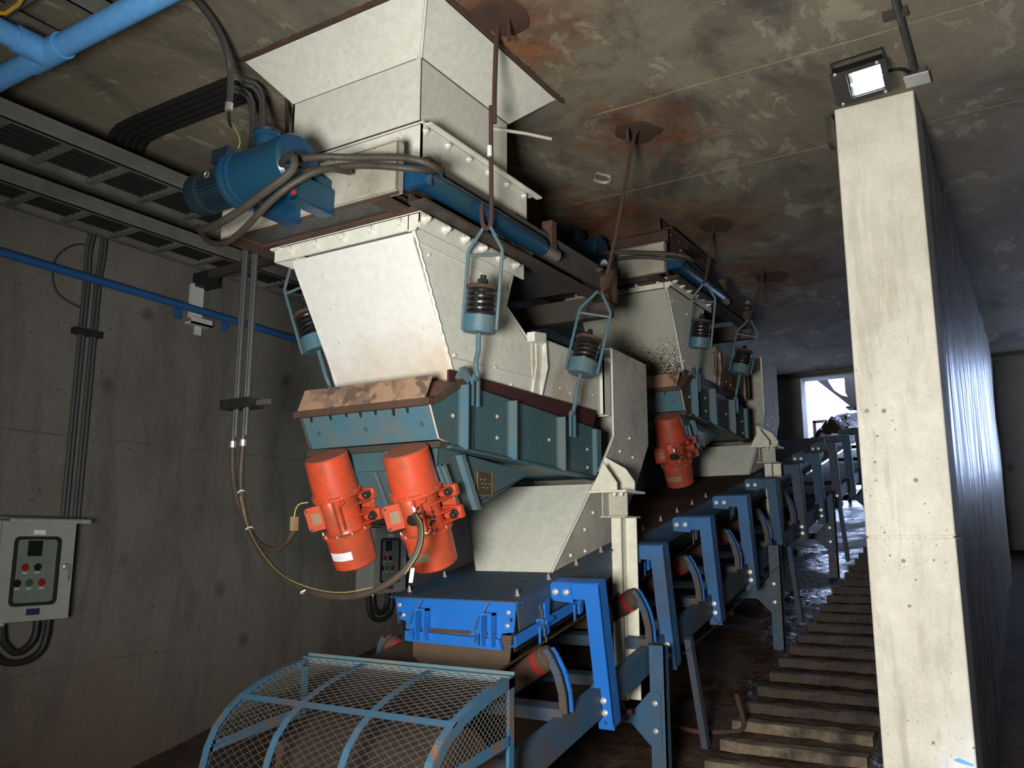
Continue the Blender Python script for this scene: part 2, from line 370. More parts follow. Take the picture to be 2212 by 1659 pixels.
def struct(name, g, mat, parent=None, bev=0):
    me = mesh_of(g, name); me.materials.append(M[mat]); ob = bpy.data.objects.new(name, me); COL.objects.link(ob)
    if parent: ob.parent = parent
    else: ob['kind'] = 'structure'
    if bev:
        b = ob.modifiers.new('bevel', 'BEVEL'); b.width = bev; b.segments = 2; b.limit_method = 'ANGLE'
    return ob
def copytree(src, off, label=None, group=None, drop=()):
    r = src.copy(); COL.objects.link(r); r.location = src.location + Vector(off)
    if label: r['label'] = label
    if group: r['group'] = group
    def rec(a, b):
        for ch in [c for c in bpy.data.objects if c.parent == a]:
            c = ch.copy(); COL.objects.link(c); c.parent = b; rec(ch, c)
    rec(src, r); return r
_b = {}
def bolt_mesh(r, h, mat, hexa=True):
    k = (r, h, mat, hexa)
    if k not in _b:
        g = G(); g.lathe([(r*1.45, 0), (r*1.45, h*.18), (r, h*.2), (r, h*.72), (r*.5, h*.74), (r*.5, h)], (0, 0, 0), (0, 0, 1), 6 if hexa else 10)
        me = mesh_of(g, 'bolt'); me.materials.append(M[mat]); _b[k] = me
    return _b[k]
def bolt(t, pos, n, r=.011, h=.022, mat='bolt', parent=None, hexa=True):
    q = Vector(n).to_track_quat('Z', 'Y')
    return t.inst('bolt', bolt_mesh(r, h, mat, hexa), pos, q, parent)
def lerp(a, b, t): return Vector(a)*(1-t)+Vector(b)*t
def rx(a): return Matrix.Rotation(a, 3, 'X')

# ------------------------------------------------------------------ the setting
ZC = 3.936
RS = .2126                                   # slope of the ramp and of the conveyor (12 degrees)
def ramp_z(y): return max(0., RS*(y-2.45))
def ceiling():
    g = G()
    # slab with real openings above both hoppers
    xs = [-5.3, -3.16, -2.01, 3.8]; ys = [-4.8, 2.56, 3.71, 5.55, 6.45, 12.5]
    for i in range(3):
        for j in range(5):
            if i == 1 and j == 1: continue
            if i == 1 and j == 3:
                g.box((-3.16, 5.55, ZC), (-3.0, 6.45, ZC+.5)); g.box((-2.18, 5.55, ZC), (-2.01, 6.45, ZC+.5)); continue
            g.box((xs[i], ys[j], ZC), (xs[i+1], ys[j+1], ZC+.5))
    g.box((-3.5, 2.2, ZC+.5), (-1.7, 6.9, ZC+.6))  # unseen cap added above the openings to keep sky light out
    bmesh.ops.remove_doubles(g.b, verts=g.b.verts, dist=1e-4)
    return struct('ceiling', g, 'ceil')
CEIL = ceiling()
g = G(); g.box((-5.3, -4.8, -.3), (-5.0, 12.5, 4.4)); WL = struct('wall_left', g, 'wallL')
for P in ([(-5.0, y, 2.235+.012*noise.noise(Vector((y*2, 1, 1)))) for y in [-2+.4*k for k in range(36)]], [(-5.0, 4.04+.006*noise.noise(Vector((z*3, 0, 0))), z) for z in [.2*k for k in range(1, 19)]], [(-5.0, 6.9, z) for z in [.3*k for k in range(3, 13)]], [(-5.0, y, .86+.05*noise.noise(Vector((y, 1, 9)))) for y in [1+.3*k for k in range(14)]]):
    g = G(); g.tube(P, .004, 5); struct('joint_line', g, 'ridge_dark', parent=WL)
g = G(); g.box((-5.3, -4.8, -.3), (3.8, -4.5, 4.4)); struct('wall_back', g, 'wallL')
g = G(); g.box((3.5, -4.8, -.3), (3.8, 12.5, 4.4)); struct('wall_right', g, 'wallL')
# dividing wall: narrow pale end towards the viewer, long wet flank behind it
g = G(); g.box((-.77, 4.6, -.3), (-.37, 4.95, 1.618)); g.box((-.77, 4.6, 1.622), (-.37, 4.95, ZC)); g.box((-.762, 4.606, 1.6), (-.378, 4.95, 1.64)); WE = struct('wall_divider_end', g, 'pillar', bev=.008)
g = G(); g.py([(-.465, .612), (-.44, .622), (-.40, .606), (-.382, .603), (-.385, .592), (-.42, .598), (-.45, .604)], 4.599, .0015); struct('paint_smear', g, 'pipe_blue', parent=WE)
g = G()
ny, nz = 60, 34
def dv(y, z):
    if y < 5.0: k = 0
    else: k = .018*noise.noise(Vector((3.1, y*1.7, z*.35)))+.008*noise.noise(Vector((9, y*6, z*1.2)))
    e = max(0, y-11.2)*(.12+.25*noise.noise(Vector((1, 5, z*.9))))
    return (-.372+k - max(0, e)*.3, y + (0 if y < 12.1 else .18*noise.noise(Vector((4, 2, z*1.1)))), z)
grid = [[g.b.verts.new(dv(4.952+(12.3-4.952)*i/ny, -.3+(ZC+.3)*j/nz)) for j in range(nz+1)] for i in range(ny+1)]
back = [[g.b.verts.new((-.768, grid[i][j].co.y, grid[i][j].co.z)) for j in range(nz+1)] for i in range(ny+1)]
for i in range(ny):
    for j in range(nz):
        g.b.faces.new([grid[i][j], grid[i+1][j], grid[i+1][j+1], grid[i][j+1]])
        g.b.faces.new([back[i][j], back[i][j+1], back[i+1][j+1], back[i+1][j]])
for j in range(nz):
    g.b.faces.new([grid[ny][j], back[ny][j], back[ny][j+1], grid[ny][j+1]]); g.b.faces.new([grid[0][j], grid[0][j+1], back[0][j+1], back[0][j]])
for i in range(ny):
    g.b.faces.new([grid[i][nz], grid[i+1][nz], back[i+1][nz], back[i][nz]]); g.b.faces.new([grid[i][0], back[i][0], back[i+1][0], grid[i+1][0]])
WD = struct('wall_divider', g, 'wallwet')
# far wall with the daylight openings on both sides of the dividing wall
g = G()
g.box((-5.3, 12.2, 0), (-2.76, 12.5, ZC)); g.box((-2.76, 12.2, 3.87), (-.3, 12.5, ZC))
g.box((-.78, 12.31, 0), (.12, 12.5, ZC)); g.box((3.2, 12.2, 0), (3.5, 12.5, ZC)); g.box((.12, 12.2, 3.85), (3.2, 12.5, ZC))
g.box((1.9, 12.2, 0), (3.2, 12.5, 3.9))
g.box((.12, 12.2, 0), (3.2, 12.5, 2.45))
struct('wall_far', g, 'wallfar')
g = G(); g.box((-5, 12.12, ZC-.035), (3.5, 12.2, ZC)); struct('trim_1', g, 'galv')
# floors
def floor(name, x0, x1, fz, mat, nx, ny_, y0=-4.5, y1=16.):
    g = G(); rows = []
    for j in range(ny_+1):
        y = y0+(y1-y0)*j/ny_; rows.append([])
        for i in range(nx+1):
            x = x0+(x1-x0)*i/nx
            z = fz(y) + .018*noise.noise(Vector((x*1.7, y*1.3, 0))) + .006*noise.noise(Vector((x*6, y*5, 3)))-.012
            rows[-1].append(g.b.verts.new((x, y, z)))
    for j in range(ny_):
        for i in range(nx): g.b.faces.new([rows[j][i], rows[j][i+1], rows[j+1][i+1], rows[j+1][i]])
    return struct(name, g, mat)
FL = floor('floor', -5.0, -.57, ramp_z, 'mud', 50, 220)
floor('floor_2', -.57, 3.5, lambda y: max(0., .17*(y-3.47)), 'mud_dry', 24, 120)
# treads cast across the walkway, each its own piece
tm = []
for k in range(3):
    g = G(); n = 16
    def tv(i, a, b_):
        x = -.375+.75*i/n; e = .006*noise.noise(Vector((x*9, k*7, a*3+b_)))
        return (x, a*(.045+e*1.5), b_*(.026+e*1.4)-.004)
    rings = [[g.b.verts.new(tv(i, a, b_)) for a, b_ in ((-1, -1), (1, -1), (1, 1), (-.85, 1.05), (-1, .85))] for i in range(n+1)]
    for A, B in zip(rings, rings[1:]):
        for i in range(5): g.b.faces.new([A[i], A[(i+1) % 5], B[(i+1) % 5], B[i]])
    g.b.faces.new(rings[0][::-1]); g.b.faces.new(rings[-1])
    me = mesh_of(g, 'tread'); me.materials.append(M['tread']); m2 = me.copy(); m2.materials.clear(); m2.materials.append(M['tread_muddy_dim']); tm.append((me, m2))
for k in range(28):
    y = 4.27+.262*k
    ob = bpy.data.objects.new('tread', tm[k % 3][0 if k < 4 else 1]); COL.objects.link(ob); ob.parent = FL
    ob.location = (-1.245+random.uniform(-.012, .012), y, ramp_z(y)+.018); ob.rotation_euler = (math.radians(3), 0, random.uniform(-.012, .012))
# formwork ridge across the ceiling
g = G()
rp = [(-1.9+.23*i, 3.96+.018*noise.noise(Vector((i*.6, 0, 0))), ZC) for i in range(24)]
g.tube(rp, .0025, 6); r_ = struct('formwork_ridge', g, 'ridge', parent=CEIL)
g = G(); g.tube([(-2.6+.35*i, 5.03+.02*noise.noise(Vector((i*.6, 4, 0))), ZC) for i in range(14)], .002, 6); struct('formwork_ridge', g, 'ridge', parent=CEIL)
# broken edges of concrete around the hopper opening
for (ax, ay, bx_, by_) in ((-3.16, 2.55, -2.0, 2.55), (-2.0, 2.55, -2.0, 3.74)):
    g = G(); n = 46
    A, B = Vector((ax, ay, 0)), Vector((bx_, by_, 0)); d = (B-A).normalized(); nn = Vector((d.y, -d.x, 0))
    vs = []
    for i in range(n+1):
        p = A.lerp(B, i/n); wv = .018+.022*abs(noise.noise(Vector((i*.5, ax, 2))))
        vs.append([g.b.verts.new(p-nn*.012+Vector((0, 0, ZC-.004))), g.b.verts.new(p+nn*wv*.5+Vector((0, 0, ZC-.012+.008*noise.noise(Vector((i*.9, 1, 1)))))), g.b.verts.new(p+nn*wv+Vector((0, 0, ZC+.002)))])
    for i in range(n):
        for k in range(2): g.b.faces.new([vs[i][k], vs[i+1][k], vs[i+1][k+1], vs[i][k+1]])
    struct('chipped_edge', g, 'rust', parent=CEIL)

# ------------------------------------------------------------------ outside the far opening
t = Thing('steel_stair', 'dark inclined steel stair flight crossing the bright daylight opening', 'stair', (-2.2, 13.0, 3.0))
g = G(); g.py([(-2.95, 4.2), (-2.79, 4.05), (-2.24, 3.52), (-1.4, 2.72), (-1.4, 3.1), (-2.0, 3.58), (-2.36, 3.71), (-2.47, 3.80), (-2.54, 3.93), (-2.60, 4.2)], 13, .08); t.part('stringer_plate', g, 'steel_dark')
g = G(); g.py([(-2.33, 4.2), (-2.33, 3.76), (-2.3, 3.69), (-2.0, 3.55), (-1.4, 3.05), (-1.4, 4.2)], 13.1, .08); t.part('side_plate', g, 'steel_dark')
for k in range(5):
    g = G(); g.box((-2.30+.16*k, 12.9, 3.50-.15*k), (-2.05+.16*k, 13.2, 3.53-.15*k)); t.part('step', g, 'steel_dark')
t = Thing('grating_gate', 'dark steel grid gate standing against daylight beyond the conveyor', 'gate', (-1.7, 12.6, 2.1))
for k in range(7):
    g = G(); g.box((-2.5+.19*k, 12.6, 2.15), (-2.455+.19*k, 12.64, 2.95)); t.part('bar', g, 'steel_dark')
for k in range(5):
    g = G(); g.box((-2.5, 12.59, 2.2+.17*k), (-1.3, 12.65, 2.245+.17*k)); t.part('cross_bar', g, 'steel_dark')
g = G(); g.box((-2.76, 12.8, 2.95), (-2.715, 12.84, 3.34)); g.box((-2.76, 12.8, 3.30), (-2.2, 12.84, 3.34))
one('railing_post', 'dark upright railing frame seen in the bright opening beside conveyor head', 'railing', g, 'steel_dark')
g = G(); g.tube([(-5, 12.1, 3.86), (-3.4, 12.1, 3.85), (-2.6, 12.1, 3.87), (-1.4, 12.1, 3.90), (-.8, 12.1, 3.91)], .012, 6, 1)
one('lintel_conduit', 'thin pale conduit running along the lintel above the far opening', 'pipe', g, 'galv')

# ------------------------------------------------------------------ hopper (cast into the ceiling)
def hopper():
    t = Thing('ceiling_hopper', 'large cream steel hopper flaring out of the ceiling, nearest the viewer', 'hopper', (-2.59, 3.1, 3.38), 'ceiling hoppers')
    x0, x1, y0, y1, zb, zt = -2.99, -2.19, 2.75, 3.49, 3.43, 3.745
    X0, X1, Y0, Y1 = -3.15, -2.02, 2.57, 3.70
    # flared skirt: one plate per side, seen as sheets with a seam between them
    def sheet(a, b_, c, d):
        g = G(); n = (Vector(b_)-Vector(a)).cross(Vector(d)-Vector(a)).normalized(); g.prism([a, b_, c, d], n*-.006); return g
    t.part('flared_plate', sheet((x0, y0, zt), (x1, y0, zt), (X1, Y0, ZC), (X0, Y0, ZC)), 'cream')
    t.part('flared_plate', sheet((x1, y0, zt), (x1, y1, zt), (X1, Y1, ZC), (X1, Y0, ZC)), 'cream')
    t.part('flared_plate', sheet((x1, y1, zt), (x0, y1, zt), (X0, Y1, ZC), (X1, Y1, ZC)), 'cream')
    t.part('flared_plate', sheet((x0, y1, zt), (x0, y0, zt), (X0, Y0, ZC), (X0, Y1, ZC)), 'cream')
    g = G()
    g.box((x0, y0, zb), (x1, y0+.01, zt)); g.box((x1-.01, y0, zb), (x1, y1, zt)); g.box((x0, y1-.01, zb), (x1, y1, zt)); g.box((x0, y0, zb), (x0+.01, y1, zt))
    t.part('throat', g, 'cream')
    g = G(); g.box((x1-.022, y0-.006, zb), (x1+.003, y0, ZC-.18)); g.tube([(x1, y0, zt), (X1, Y0, ZC)], .008, 6); t.part('corner_strip', g, 'bolt')
    g = G(); g.tube([(x1, y0, zt), (x1+.001, y1, zt)], .003, 5); t.part('seam', g, 'steel_dark')
    g = G(); g.tube([(x0, y0, zt), (x1, y0, zt)], .002, 5); t.part('seam', g, 'steel_dark')
    # rusty gap strip under the throat
    g = G(); g.box((-3.0, 2.735, 3.385), (-2.18, 3.5, 3.43)); t.part('gasket', g, 'rust', label='rusty black joint strip')
    # angle flange with bolts, resting on the gate
    g = G(); g.box((-3.06, 2.68, 3.372), (-2.115, 3.62, 3.385)); g.box((-3.06, 2.68, 3.19), (-2.12, 2.688, 3.375)); g.box((-2.128, 2.68, 3.19), (-2.12, 3.56, 3.375)); g.box((-2.118, 2.70, 3.372), (-2.085, 3.66, 3.380))
    t.part('flange', g, 'cream')
    for k in range(6): bolt(t, (-2.12, 2.70+.165*k, 3.345), (1, 0, 0), .011, .02)
    for k in range(4): bolt(t, (-2.24-.2*k, 2.68, 3.345), (0, -1, 0), .011, .02)
    return t
H1 = hopper()
g = G(); g.tube([(-2.19, 3.35, 3.66), (-2.05, 3.44, 3.635), (-1.94, 3.51, 3.605)], .0085, 8)
H1.part('rebar_stub', g, 'cream_dirty')

# ------------------------------------------------------------------ slide gate
def slide_gate():
    t = Thing('slide_gate', 'cream and rust slide gate frame bolted under the nearest hopper', 'gate', (-2.6, 3.4, 3.0), 'slide gates')
    # front channel
    g = G(); g.box((-3.16, 2.50, 3.0), (-2.10, 2.508, 3.215)); g.box((-3.16, 2.5, 2.995), (-2.10, 2.54, 3.003)); g.box((-3.16, 2.5, 3.21), (-2.10, 2.54, 3.218)); g.box((-2.108, 2.50, 3.0), (-2.1, 2.54, 3.215))
    t.part('front_channel', g, 'cream_dirty')
    g = G(); g.box((-3.15, 2.54, 3.0), (-3.14, 4.43, 3.21)); g.box((-2.20, 2.54, 3.06), (-2.19, 3.6, 3.21)); t.part('side_plate', g, 'steel_dark')
    g = G(); g.box((-3.06, 2.512, 2.992), (-2.22, 2.66, 3.0)); g.box((-3.12, 2.66, 3.05), (-2.22, 4.3, 3.062)); t.part('blade', g, 'darkpanel', label='grey steel gate blade seen from below')
    g = G(); g.box((-3.15, 2.503, 2.985), (-2.10, 2.513, 3.0)); g.box((-3.15, 2.52, 2.979), (-3.04, 3.6, 2.991)); g.box((-2.25, 2.51, 2.979), (-2.16, 3.6, 2.991)); g.box((-3.06, 2.652, 2.977), (-2.12, 2.70, 2.99)); t.part('under_frame', g, 'rust')
    # rails towards the far end
    g = G(); g.box((-2.13, 2.62, 3.16), (-2.06, 4.43, 3.175)); g.box((-2.135, 2.62, 3.075), (-2.128, 4.43, 3.165)); t.part('rail', g, 'rail_steel')
    g = G(); g.box((-2.13, 2.62, 2.983), (-2.05, 4.45, 2.997)); g.box((-2.135, 2.62, 2.985), (-2.128, 4.45, 3.03)); t.part('rail', g, 'steel_dark')
    g = G(); g.box((-3.14, 2.72, 2.983), (-3.06, 4.45, 3.2)); t.part('rail', g, 'steel_dark')
    g = G(); g.box((-3.15, 4.38, 2.90), (-2.05, 4.45, 3.03)); t.part('end_beam', g, 'steel_dark')
    g = G(); g.box((-2.14, 4.43, 2.99), (-2.03, 4.46, 3.19)); t.part('end_plate', g, 'rust')
    bolt(t, (-2.03, 4.2, 3.12), (1, 0, 0), .018, .03, 'steel_dark'); bolt(t, (-2.06, 4.35, 3.2), (0, 0, 1), .02, .03, 'zinc')
    g = G(); g.box((-2.11, 3.70, 3.08), (-2.05, 3.75, 3.26)); t.part('stop_block', g, 'rust')
    g = G(); g.box((-2.13, 3.28, 3.02), (-2.12, 3.62, 3.2)); g.box((-2.13, 3.45, 3.05), (-2.12, 3.55, 3.23)); t.part('torn_plate', g, 'cream_dirty')
    return t
SG = slide_gate()
def ram():
    t = Thing('hydraulic_ram', 'dark blue hydraulic cylinder lying under the nearest hopper flange', 'cylinder', (-2.07, 3.0, 3.04), 'hydraulic rams')
    g = G(); g.lathe([(.03, 0), (.05, .01), (.05, .99), (.044, 1.02), (.02, 1.03)], (-2.07, 2.60, 3.088), (0, 1, 0), 18); t.part('barrel', g, 'blue_dark')
    g = G(); g.cyl((-2.07, 3.63, 3.088), (-2.07, 3.80, 3.088), .018, n=12)
    for k in range(6): g.lathe([(.02, 0), (.033, .006), (.02, .012)], (-2.07, 3.66+.022*k, 3.088), (0, 1, 0), 12)
    t.part('rod', g, 'steel_dark')
    for y in (2.64, 2.71):
        g = G(); g.cyl((-2.05, y, 3.12), (-2.045, y, 3.155), .018, n=10); p = t.part('port', g, 'blue_dark')
        g = G(); g.cyl((-2.045, y, 3.15), (-2.02, y-.035, 3.165), .011, n=8); t.part('fitting', g, 'brass', p)
    g = G(); g.box((-2.13, 2.56, 3.03), (-2.0, 2.60, 3.14)); t.part('clevis', g, 'blue_dark')
    return t
RA = ram()
def power_pack():
    t = Thing('hydraulic_power_pack', 'blue hydraulic power unit with finned electric motor on the nearest gate', 'motor', (-2.9, 2.37, 3.0), 'hydraulic power packs')
    c = Vector((-3.16, 2.36, 3.155)); d = Vector((1, 0, .02)).normalized()
    # fan cowl and finned motor
    g = G(); g.lathe([(.06, 0), (.092, .012), (.097, .03), (.097, .085), (.085, .09)], c, d, 28); t.part('fan_cowl', g, 'motor_blue')
    g = G(); n = 30; a = d.orthogonal().normalized(); b_ = d.cross(a)
    g.lathe([(.078, .085), (.078, .29)], c, d, 30)
    for k in range(n):
        an = 2*PI*k/n; q = a*math.cos(an)+b_*math.sin(an); g.bar(c+d*.09+q*.085, c+d*.285+q*.085, .005, .018, q)
    body = t.part('motor_body', g, 'motor_blue')
    g = G(); g.tube([c+d*.17+Vector((-.0, -.09, .03))+Vector((math.cos(k*PI/4)*.014, 0, math.sin(k*PI/4)*.014)) for k in range(9)], .004, 6); t.part('lifting_eye', g, 'brass', body)
    g = G(); g.box((-3.01, 2.30, 3.255), (-2.90, 2.42, 3.32)); tb = t.part('terminal_box', g, 'motor_blue', bev=.004)
    g = G(); g.rounded(.012, .03, .005, c+Vector((-.003, -.06, .03)), (0, 1, 0), (0, 0, 1), -.004); t.part('sticker', g, 'white', body)
    # bell housing and tank
    g = G(); g.lathe([(.10, .27), (.128, .275), (.128, .295), (.118, .30), (.118, .308), (.128, .312), (.128, .332), (.118, .337), (.118, .60), (.123, .605), (.123, .635), (.11, .65)], c, d, 32)
    tk = t.part('tank', g, 'blue_dark')
    g = G(); p = c+d*.65+Vector((0, -.04, -.02)); g.cyl(p, p+d*.05, .035, n=14); t.part('pump_port', g, 'blue_dark')
    p = Vector((-2.72, 2.36, 3.265)); g = G(); g.lathe([(.05, -.03), (.05, .055), (.062, .06), (.062, .075), (.05, .08)], p, (0, 0, 1), 22); t.part('breather_neck', g, 'blue_dark')
    g = G(); g.lathe([(.056, .08), (.058, .085), (.058, .092), (.04, .1)], p, (0, 0, 1), 22); t.part('breather_cap', g, 'motor_blue')
    for x in (-2.68, -2.48):
        g = G(); g.prism([(x-.045, 2.30, 3.07), (x+.045, 2.30, 3.07), (x+.03, 2.30, 2.965), (x-.02, 2.30, 2.965)], (0, .012, 0)); g.box((x-.03, 2.30, 2.96), (x+.032, 2.50, 2.985)); g.prism([(x+.035, 2.3, 3.07), (x+.035, 2.5, 3.07), (x+.032, 2.5, 2.97), (x+.032, 2.3, 2.97)], (.006, 0, 0)); ft = t.part('foot', g, 'blue_dark')
        bolt(t, (x+.005, 2.30, 3.0), (0, -1, 0), .009, .01, 'red', ft)
    g = G(); g.box((-2.54, 2.42, 2.99), (-2.46, 2.50, 3.12)); t.part('mount_plate', g, 'blue_dark')
    return t
PP = power_pack()

def hose(name, label, pts, r, mat, ends=None, group=None, cat='hose', wire=None, n=10, sm=3):
    t = Thing(name, label, cat, pts[0], group)
    g = G(); g.tube(pts, r, n, sm); t.part('hose' if cat == 'hose' else 'cable', g, mat)
    for e, (p, q, rr, m_) in enumerate(ends or []):
        g = G(); g.cyl(p, q, rr, n=10); t.part('fitting', g, m_)
    return t
hA = [(-2.52, 2.27, 3.12), (-2.43, 2.21, 3.11), (-2.36, 2.19, 3.08), (-2.36, 2.19, 3.02), (-2.49, 2.16, 2.95), (-2.66, 2.17, 2.90), (-2.84, 2.2, 2.89), (-3.0, 2.26, 2.93), (-3.06, 2.34, 2.97)]
HA = hose('hydraulic_hose', 'thick grey hose looping from the brass fitting down under the blue power unit', hA, .017, 'hose', [((-2.58, 2.28, 3.115), (-2.50, 2.265, 3.12), .016, 'brass')])
hB = [(-2.30, 2.44, 3.10), (-2.31, 2.3, 3.07), (-2.41, 2.22, 2.99), (-2.52, 2.2, 2.92), (-2.67, 2.24, 2.87), (-2.9, 2.32, 2.86), (-3.15, 2.42, 2.95), (-3.4, 2.55, 3.12)]
HB = hose('hydraulic_hose', 'grey hose sagging lowest, from the gate plate back towards the cable trays', hB, .014, 'hose')
hC = [(-2.43, 2.27, 3.12), (-2.31, 2.3, 3.115), (-2.22, 2.36, 3.11), (-2.03, 2.42, 3.09), (-1.93, 2.46, 3.065), (-1.905, 2.54, 3.045), (-1.95, 2.60, 3.09), (-2.02, 2.605, 3.15)]
HC = hose('hydraulic_hose', 'upper of two grey hoses running along the cream gate plate to the ram', hC, .014, 'hose')
hD = [(-2.46, 2.34, 3.10), (-2.30, 2.38, 3.10), (-2.2, 2.40, 3.09), (-2.06, 2.43, 3.06), (-1.98, 2.50, 3.055), (-1.98, 2.60, 3.09), (-2.02, 2.67, 3.155)]
HD = hose('hydraulic_hose', 'lower of two grey hoses running along the cream gate plate to the ram', hD, .014, 'hose')

# ------------------------------------------------------------------ cream feed chute
def feed_chute():
    t = Thing('feed_chute', 'bright cream bolted steel chute with sloping front, nearest the viewer', 'chute', (-2.55, 3.2, 2.3), 'feed chutes')
    x0, x1 = -2.93, -2.18
    fl = [(-2.99, 2.68), (-2.12, 2.68), (-2.12, 3.53), (-2.99, 3.53)]
    g = G(); g.box((-2.99, 2.68, 2.966), (-2.12, 3.53, 2.975)); g.box((-2.99, 2.68, 2.90), (-2.18, 2.688, 2.97)); g.box((-2.128, 2.68, 2.90), (-2.12, 3.53, 2.97)); g.box((-3.0, 2.66, 2.955), (-2.95, 3.53, 2.965)); g.box((-2.99, 2.69, 2.90), (-2.982, 3.53, 2.97))
    g.prism([(-2.185, 2.68, 2.97), (-2.12, 2.68, 2.97), (-2.12, 2.68, 2.93), (-2.15, 2.68, 2.895), (-2.185, 2.68, 2.895)], (0, .008, 0))
    t.part('flange', g, 'cream')
    # front sheet leaning back towards its foot
    a = Vector((0, 2.71, 2.90)); b_ = Vector((0, 3.035, 2.30)); n = Vector((0, -.879, -.476))
    g = G(); g.prism([(-2.90, a.y, a.z), (x1, a.y, a.z), (x1, 2.715, 2.86), (x1-.002, b_.y, b_.z), (-2.875, b_.y+.0, b_.z), (-2.90, 2.73, 2.85)], -n*.008)
    t.part('front_sheet', g, 'cream_chute')
    side = [(2.70, 2.93), (3.53, 2.93), (3.47, 2.865), (3.465, 2.757), (3.60, 2.655), (3.667, 2.608), (3.70, 2.62), (3.72, 2.32), (3.03, 2.295)]
    g = G(); g.px(side, x1-.008, .008); t.part('side_sheet', g, 'cream')
    g = G(); g.px(side, -2.872, -.008); t.part('side_sheet', g, 'cream')
    g = G(); g.prism([(-2.90, 3.53, 2.93), (x1, 3.53, 2.93), (x1, 3.465, 2.757), (-2.9, 3.465, 2.757)], (0, -.006, 0)); g.prism([(-2.90, 3.465, 2.757), (x1, 3.465, 2.757), (x1, 3.70, 2.62), (-2.9, 3.70, 2.62)], (0, -.006, -.004)); t.part('back_sheet', g, 'cream')
    # weld bead along the front corner
    g = G(); P = [Vector((x1+.002, 2.705, 2.93)).lerp(Vector((x1+.002, 3.035, 2.295)), k/40) + Vector((0, .004*math.sin(k*2.1), .002*math.sin(k*3.3))) for k in range(41)]; g.tube(P, .006, 6); t.part('weld_bead', g, 'cream_chute')
    g = G(); g.tube([(x1+.003, 3.0+.05*k, 2.405+.0015*k) for k in range(15)], .004, 5); t.part('seam', g, 'cream_chute')
    g = G(); g.tube([(x1+.003, 2.74+.055*k, 2.865) for k in range(14)], .0025, 5); t.part('seam', g, 'cream_chute')
    # skirt running on to the far end, flared collars
    sk = [(3.70, 2.62), (3.80, 2.655), (4.60, 2.66), (4.55, 2.34), (3.72, 2.30)]
    for x in (x1-.004, -2.88):
        g = G(); g.px(sk, x, .008); t.part('skirt_sheet', g, 'cream_streak')
    g = G(); g.prism([(x1, 3.80, 2.655), (-2.9, 3.80, 2.655), (-2.9, 4.60, 2.66), (x1, 4.60, 2.66)], (0, 0, .008)); t.part('skirt_top', g, 'cream_dirty')
    g = G(); g.prism([(x1, 3.66, 2.66), (x1+.035, 3.68, 2.665), (x1+.035, 3.80, 2.68), (x1, 3.80, 2.66)], (0, 0, -.05))
    g.prism([(x1, 3.735, 2.63), (x1, 3.80, 2.68), (x1, 3.82, 2.50), (x1, 3.76, 2.31), (x1, 3.69, 2.31), (x1, 3.74, 2.5)], (.012, 0, 0)); g.prism([(x1, 3.80, 2.68), (x1+.03, 3.80, 2.68), (x1+.03, 3.82, 2.50), (x1+.02, 3.76, 2.31), (x1, 3.76, 2.31), (x1, 3.82, 2.5)], (0, .008, 0))
    t.part('collar', g, 'cream_streak')
    g = G(); g.box((x1, 4.50, 2.34), (x1+.03, 4.508, 2.66)); g.box((x1+.022, 4.50, 2.34), (x1+.03, 4.60, 2.66)); g.box((-2.9, 4.59, 2.34), (x1+.03, 4.598, 2.70)); t.part('collar', g, 'cream')
    for k in range(6): bolt(t, (-2.12, 2.71+.145*k, 2.945), (1, -.15, 0), .015, .036)
    for k in range(5): bolt(t, (-2.22-.165*k, 2.68, 2.94), (0, -1, 0), .015, .036)
    bolt(t, (-2.99, 2.72, 2.92), (-1, 0, 0), .014, .03)
    for k in range(4):
        for xx in (-2.28, -2.74):
            f = .14+.235*k; p = a.lerp(b_, f); bolt(t, (xx-.015*k*(1 if xx < -2.5 else -.6), p.y, p.z), n, .008, .012, 'cream_chute', hexa=False)
    for y, z in ((2.82, 2.83), (3.12, 2.80), (3.3, 2.58), (2.92, 2.5), (3.35, 2.42), (3.1, 2.33), (3.5, 2.36), (4.0, 2.42), (4.12, 2.41), (4.4, 2.44), (3.02, 2.42)):
        bolt(t, (x1, y, z), (1, 0, 0), .006, .01)
    return t
FC = feed_chute()

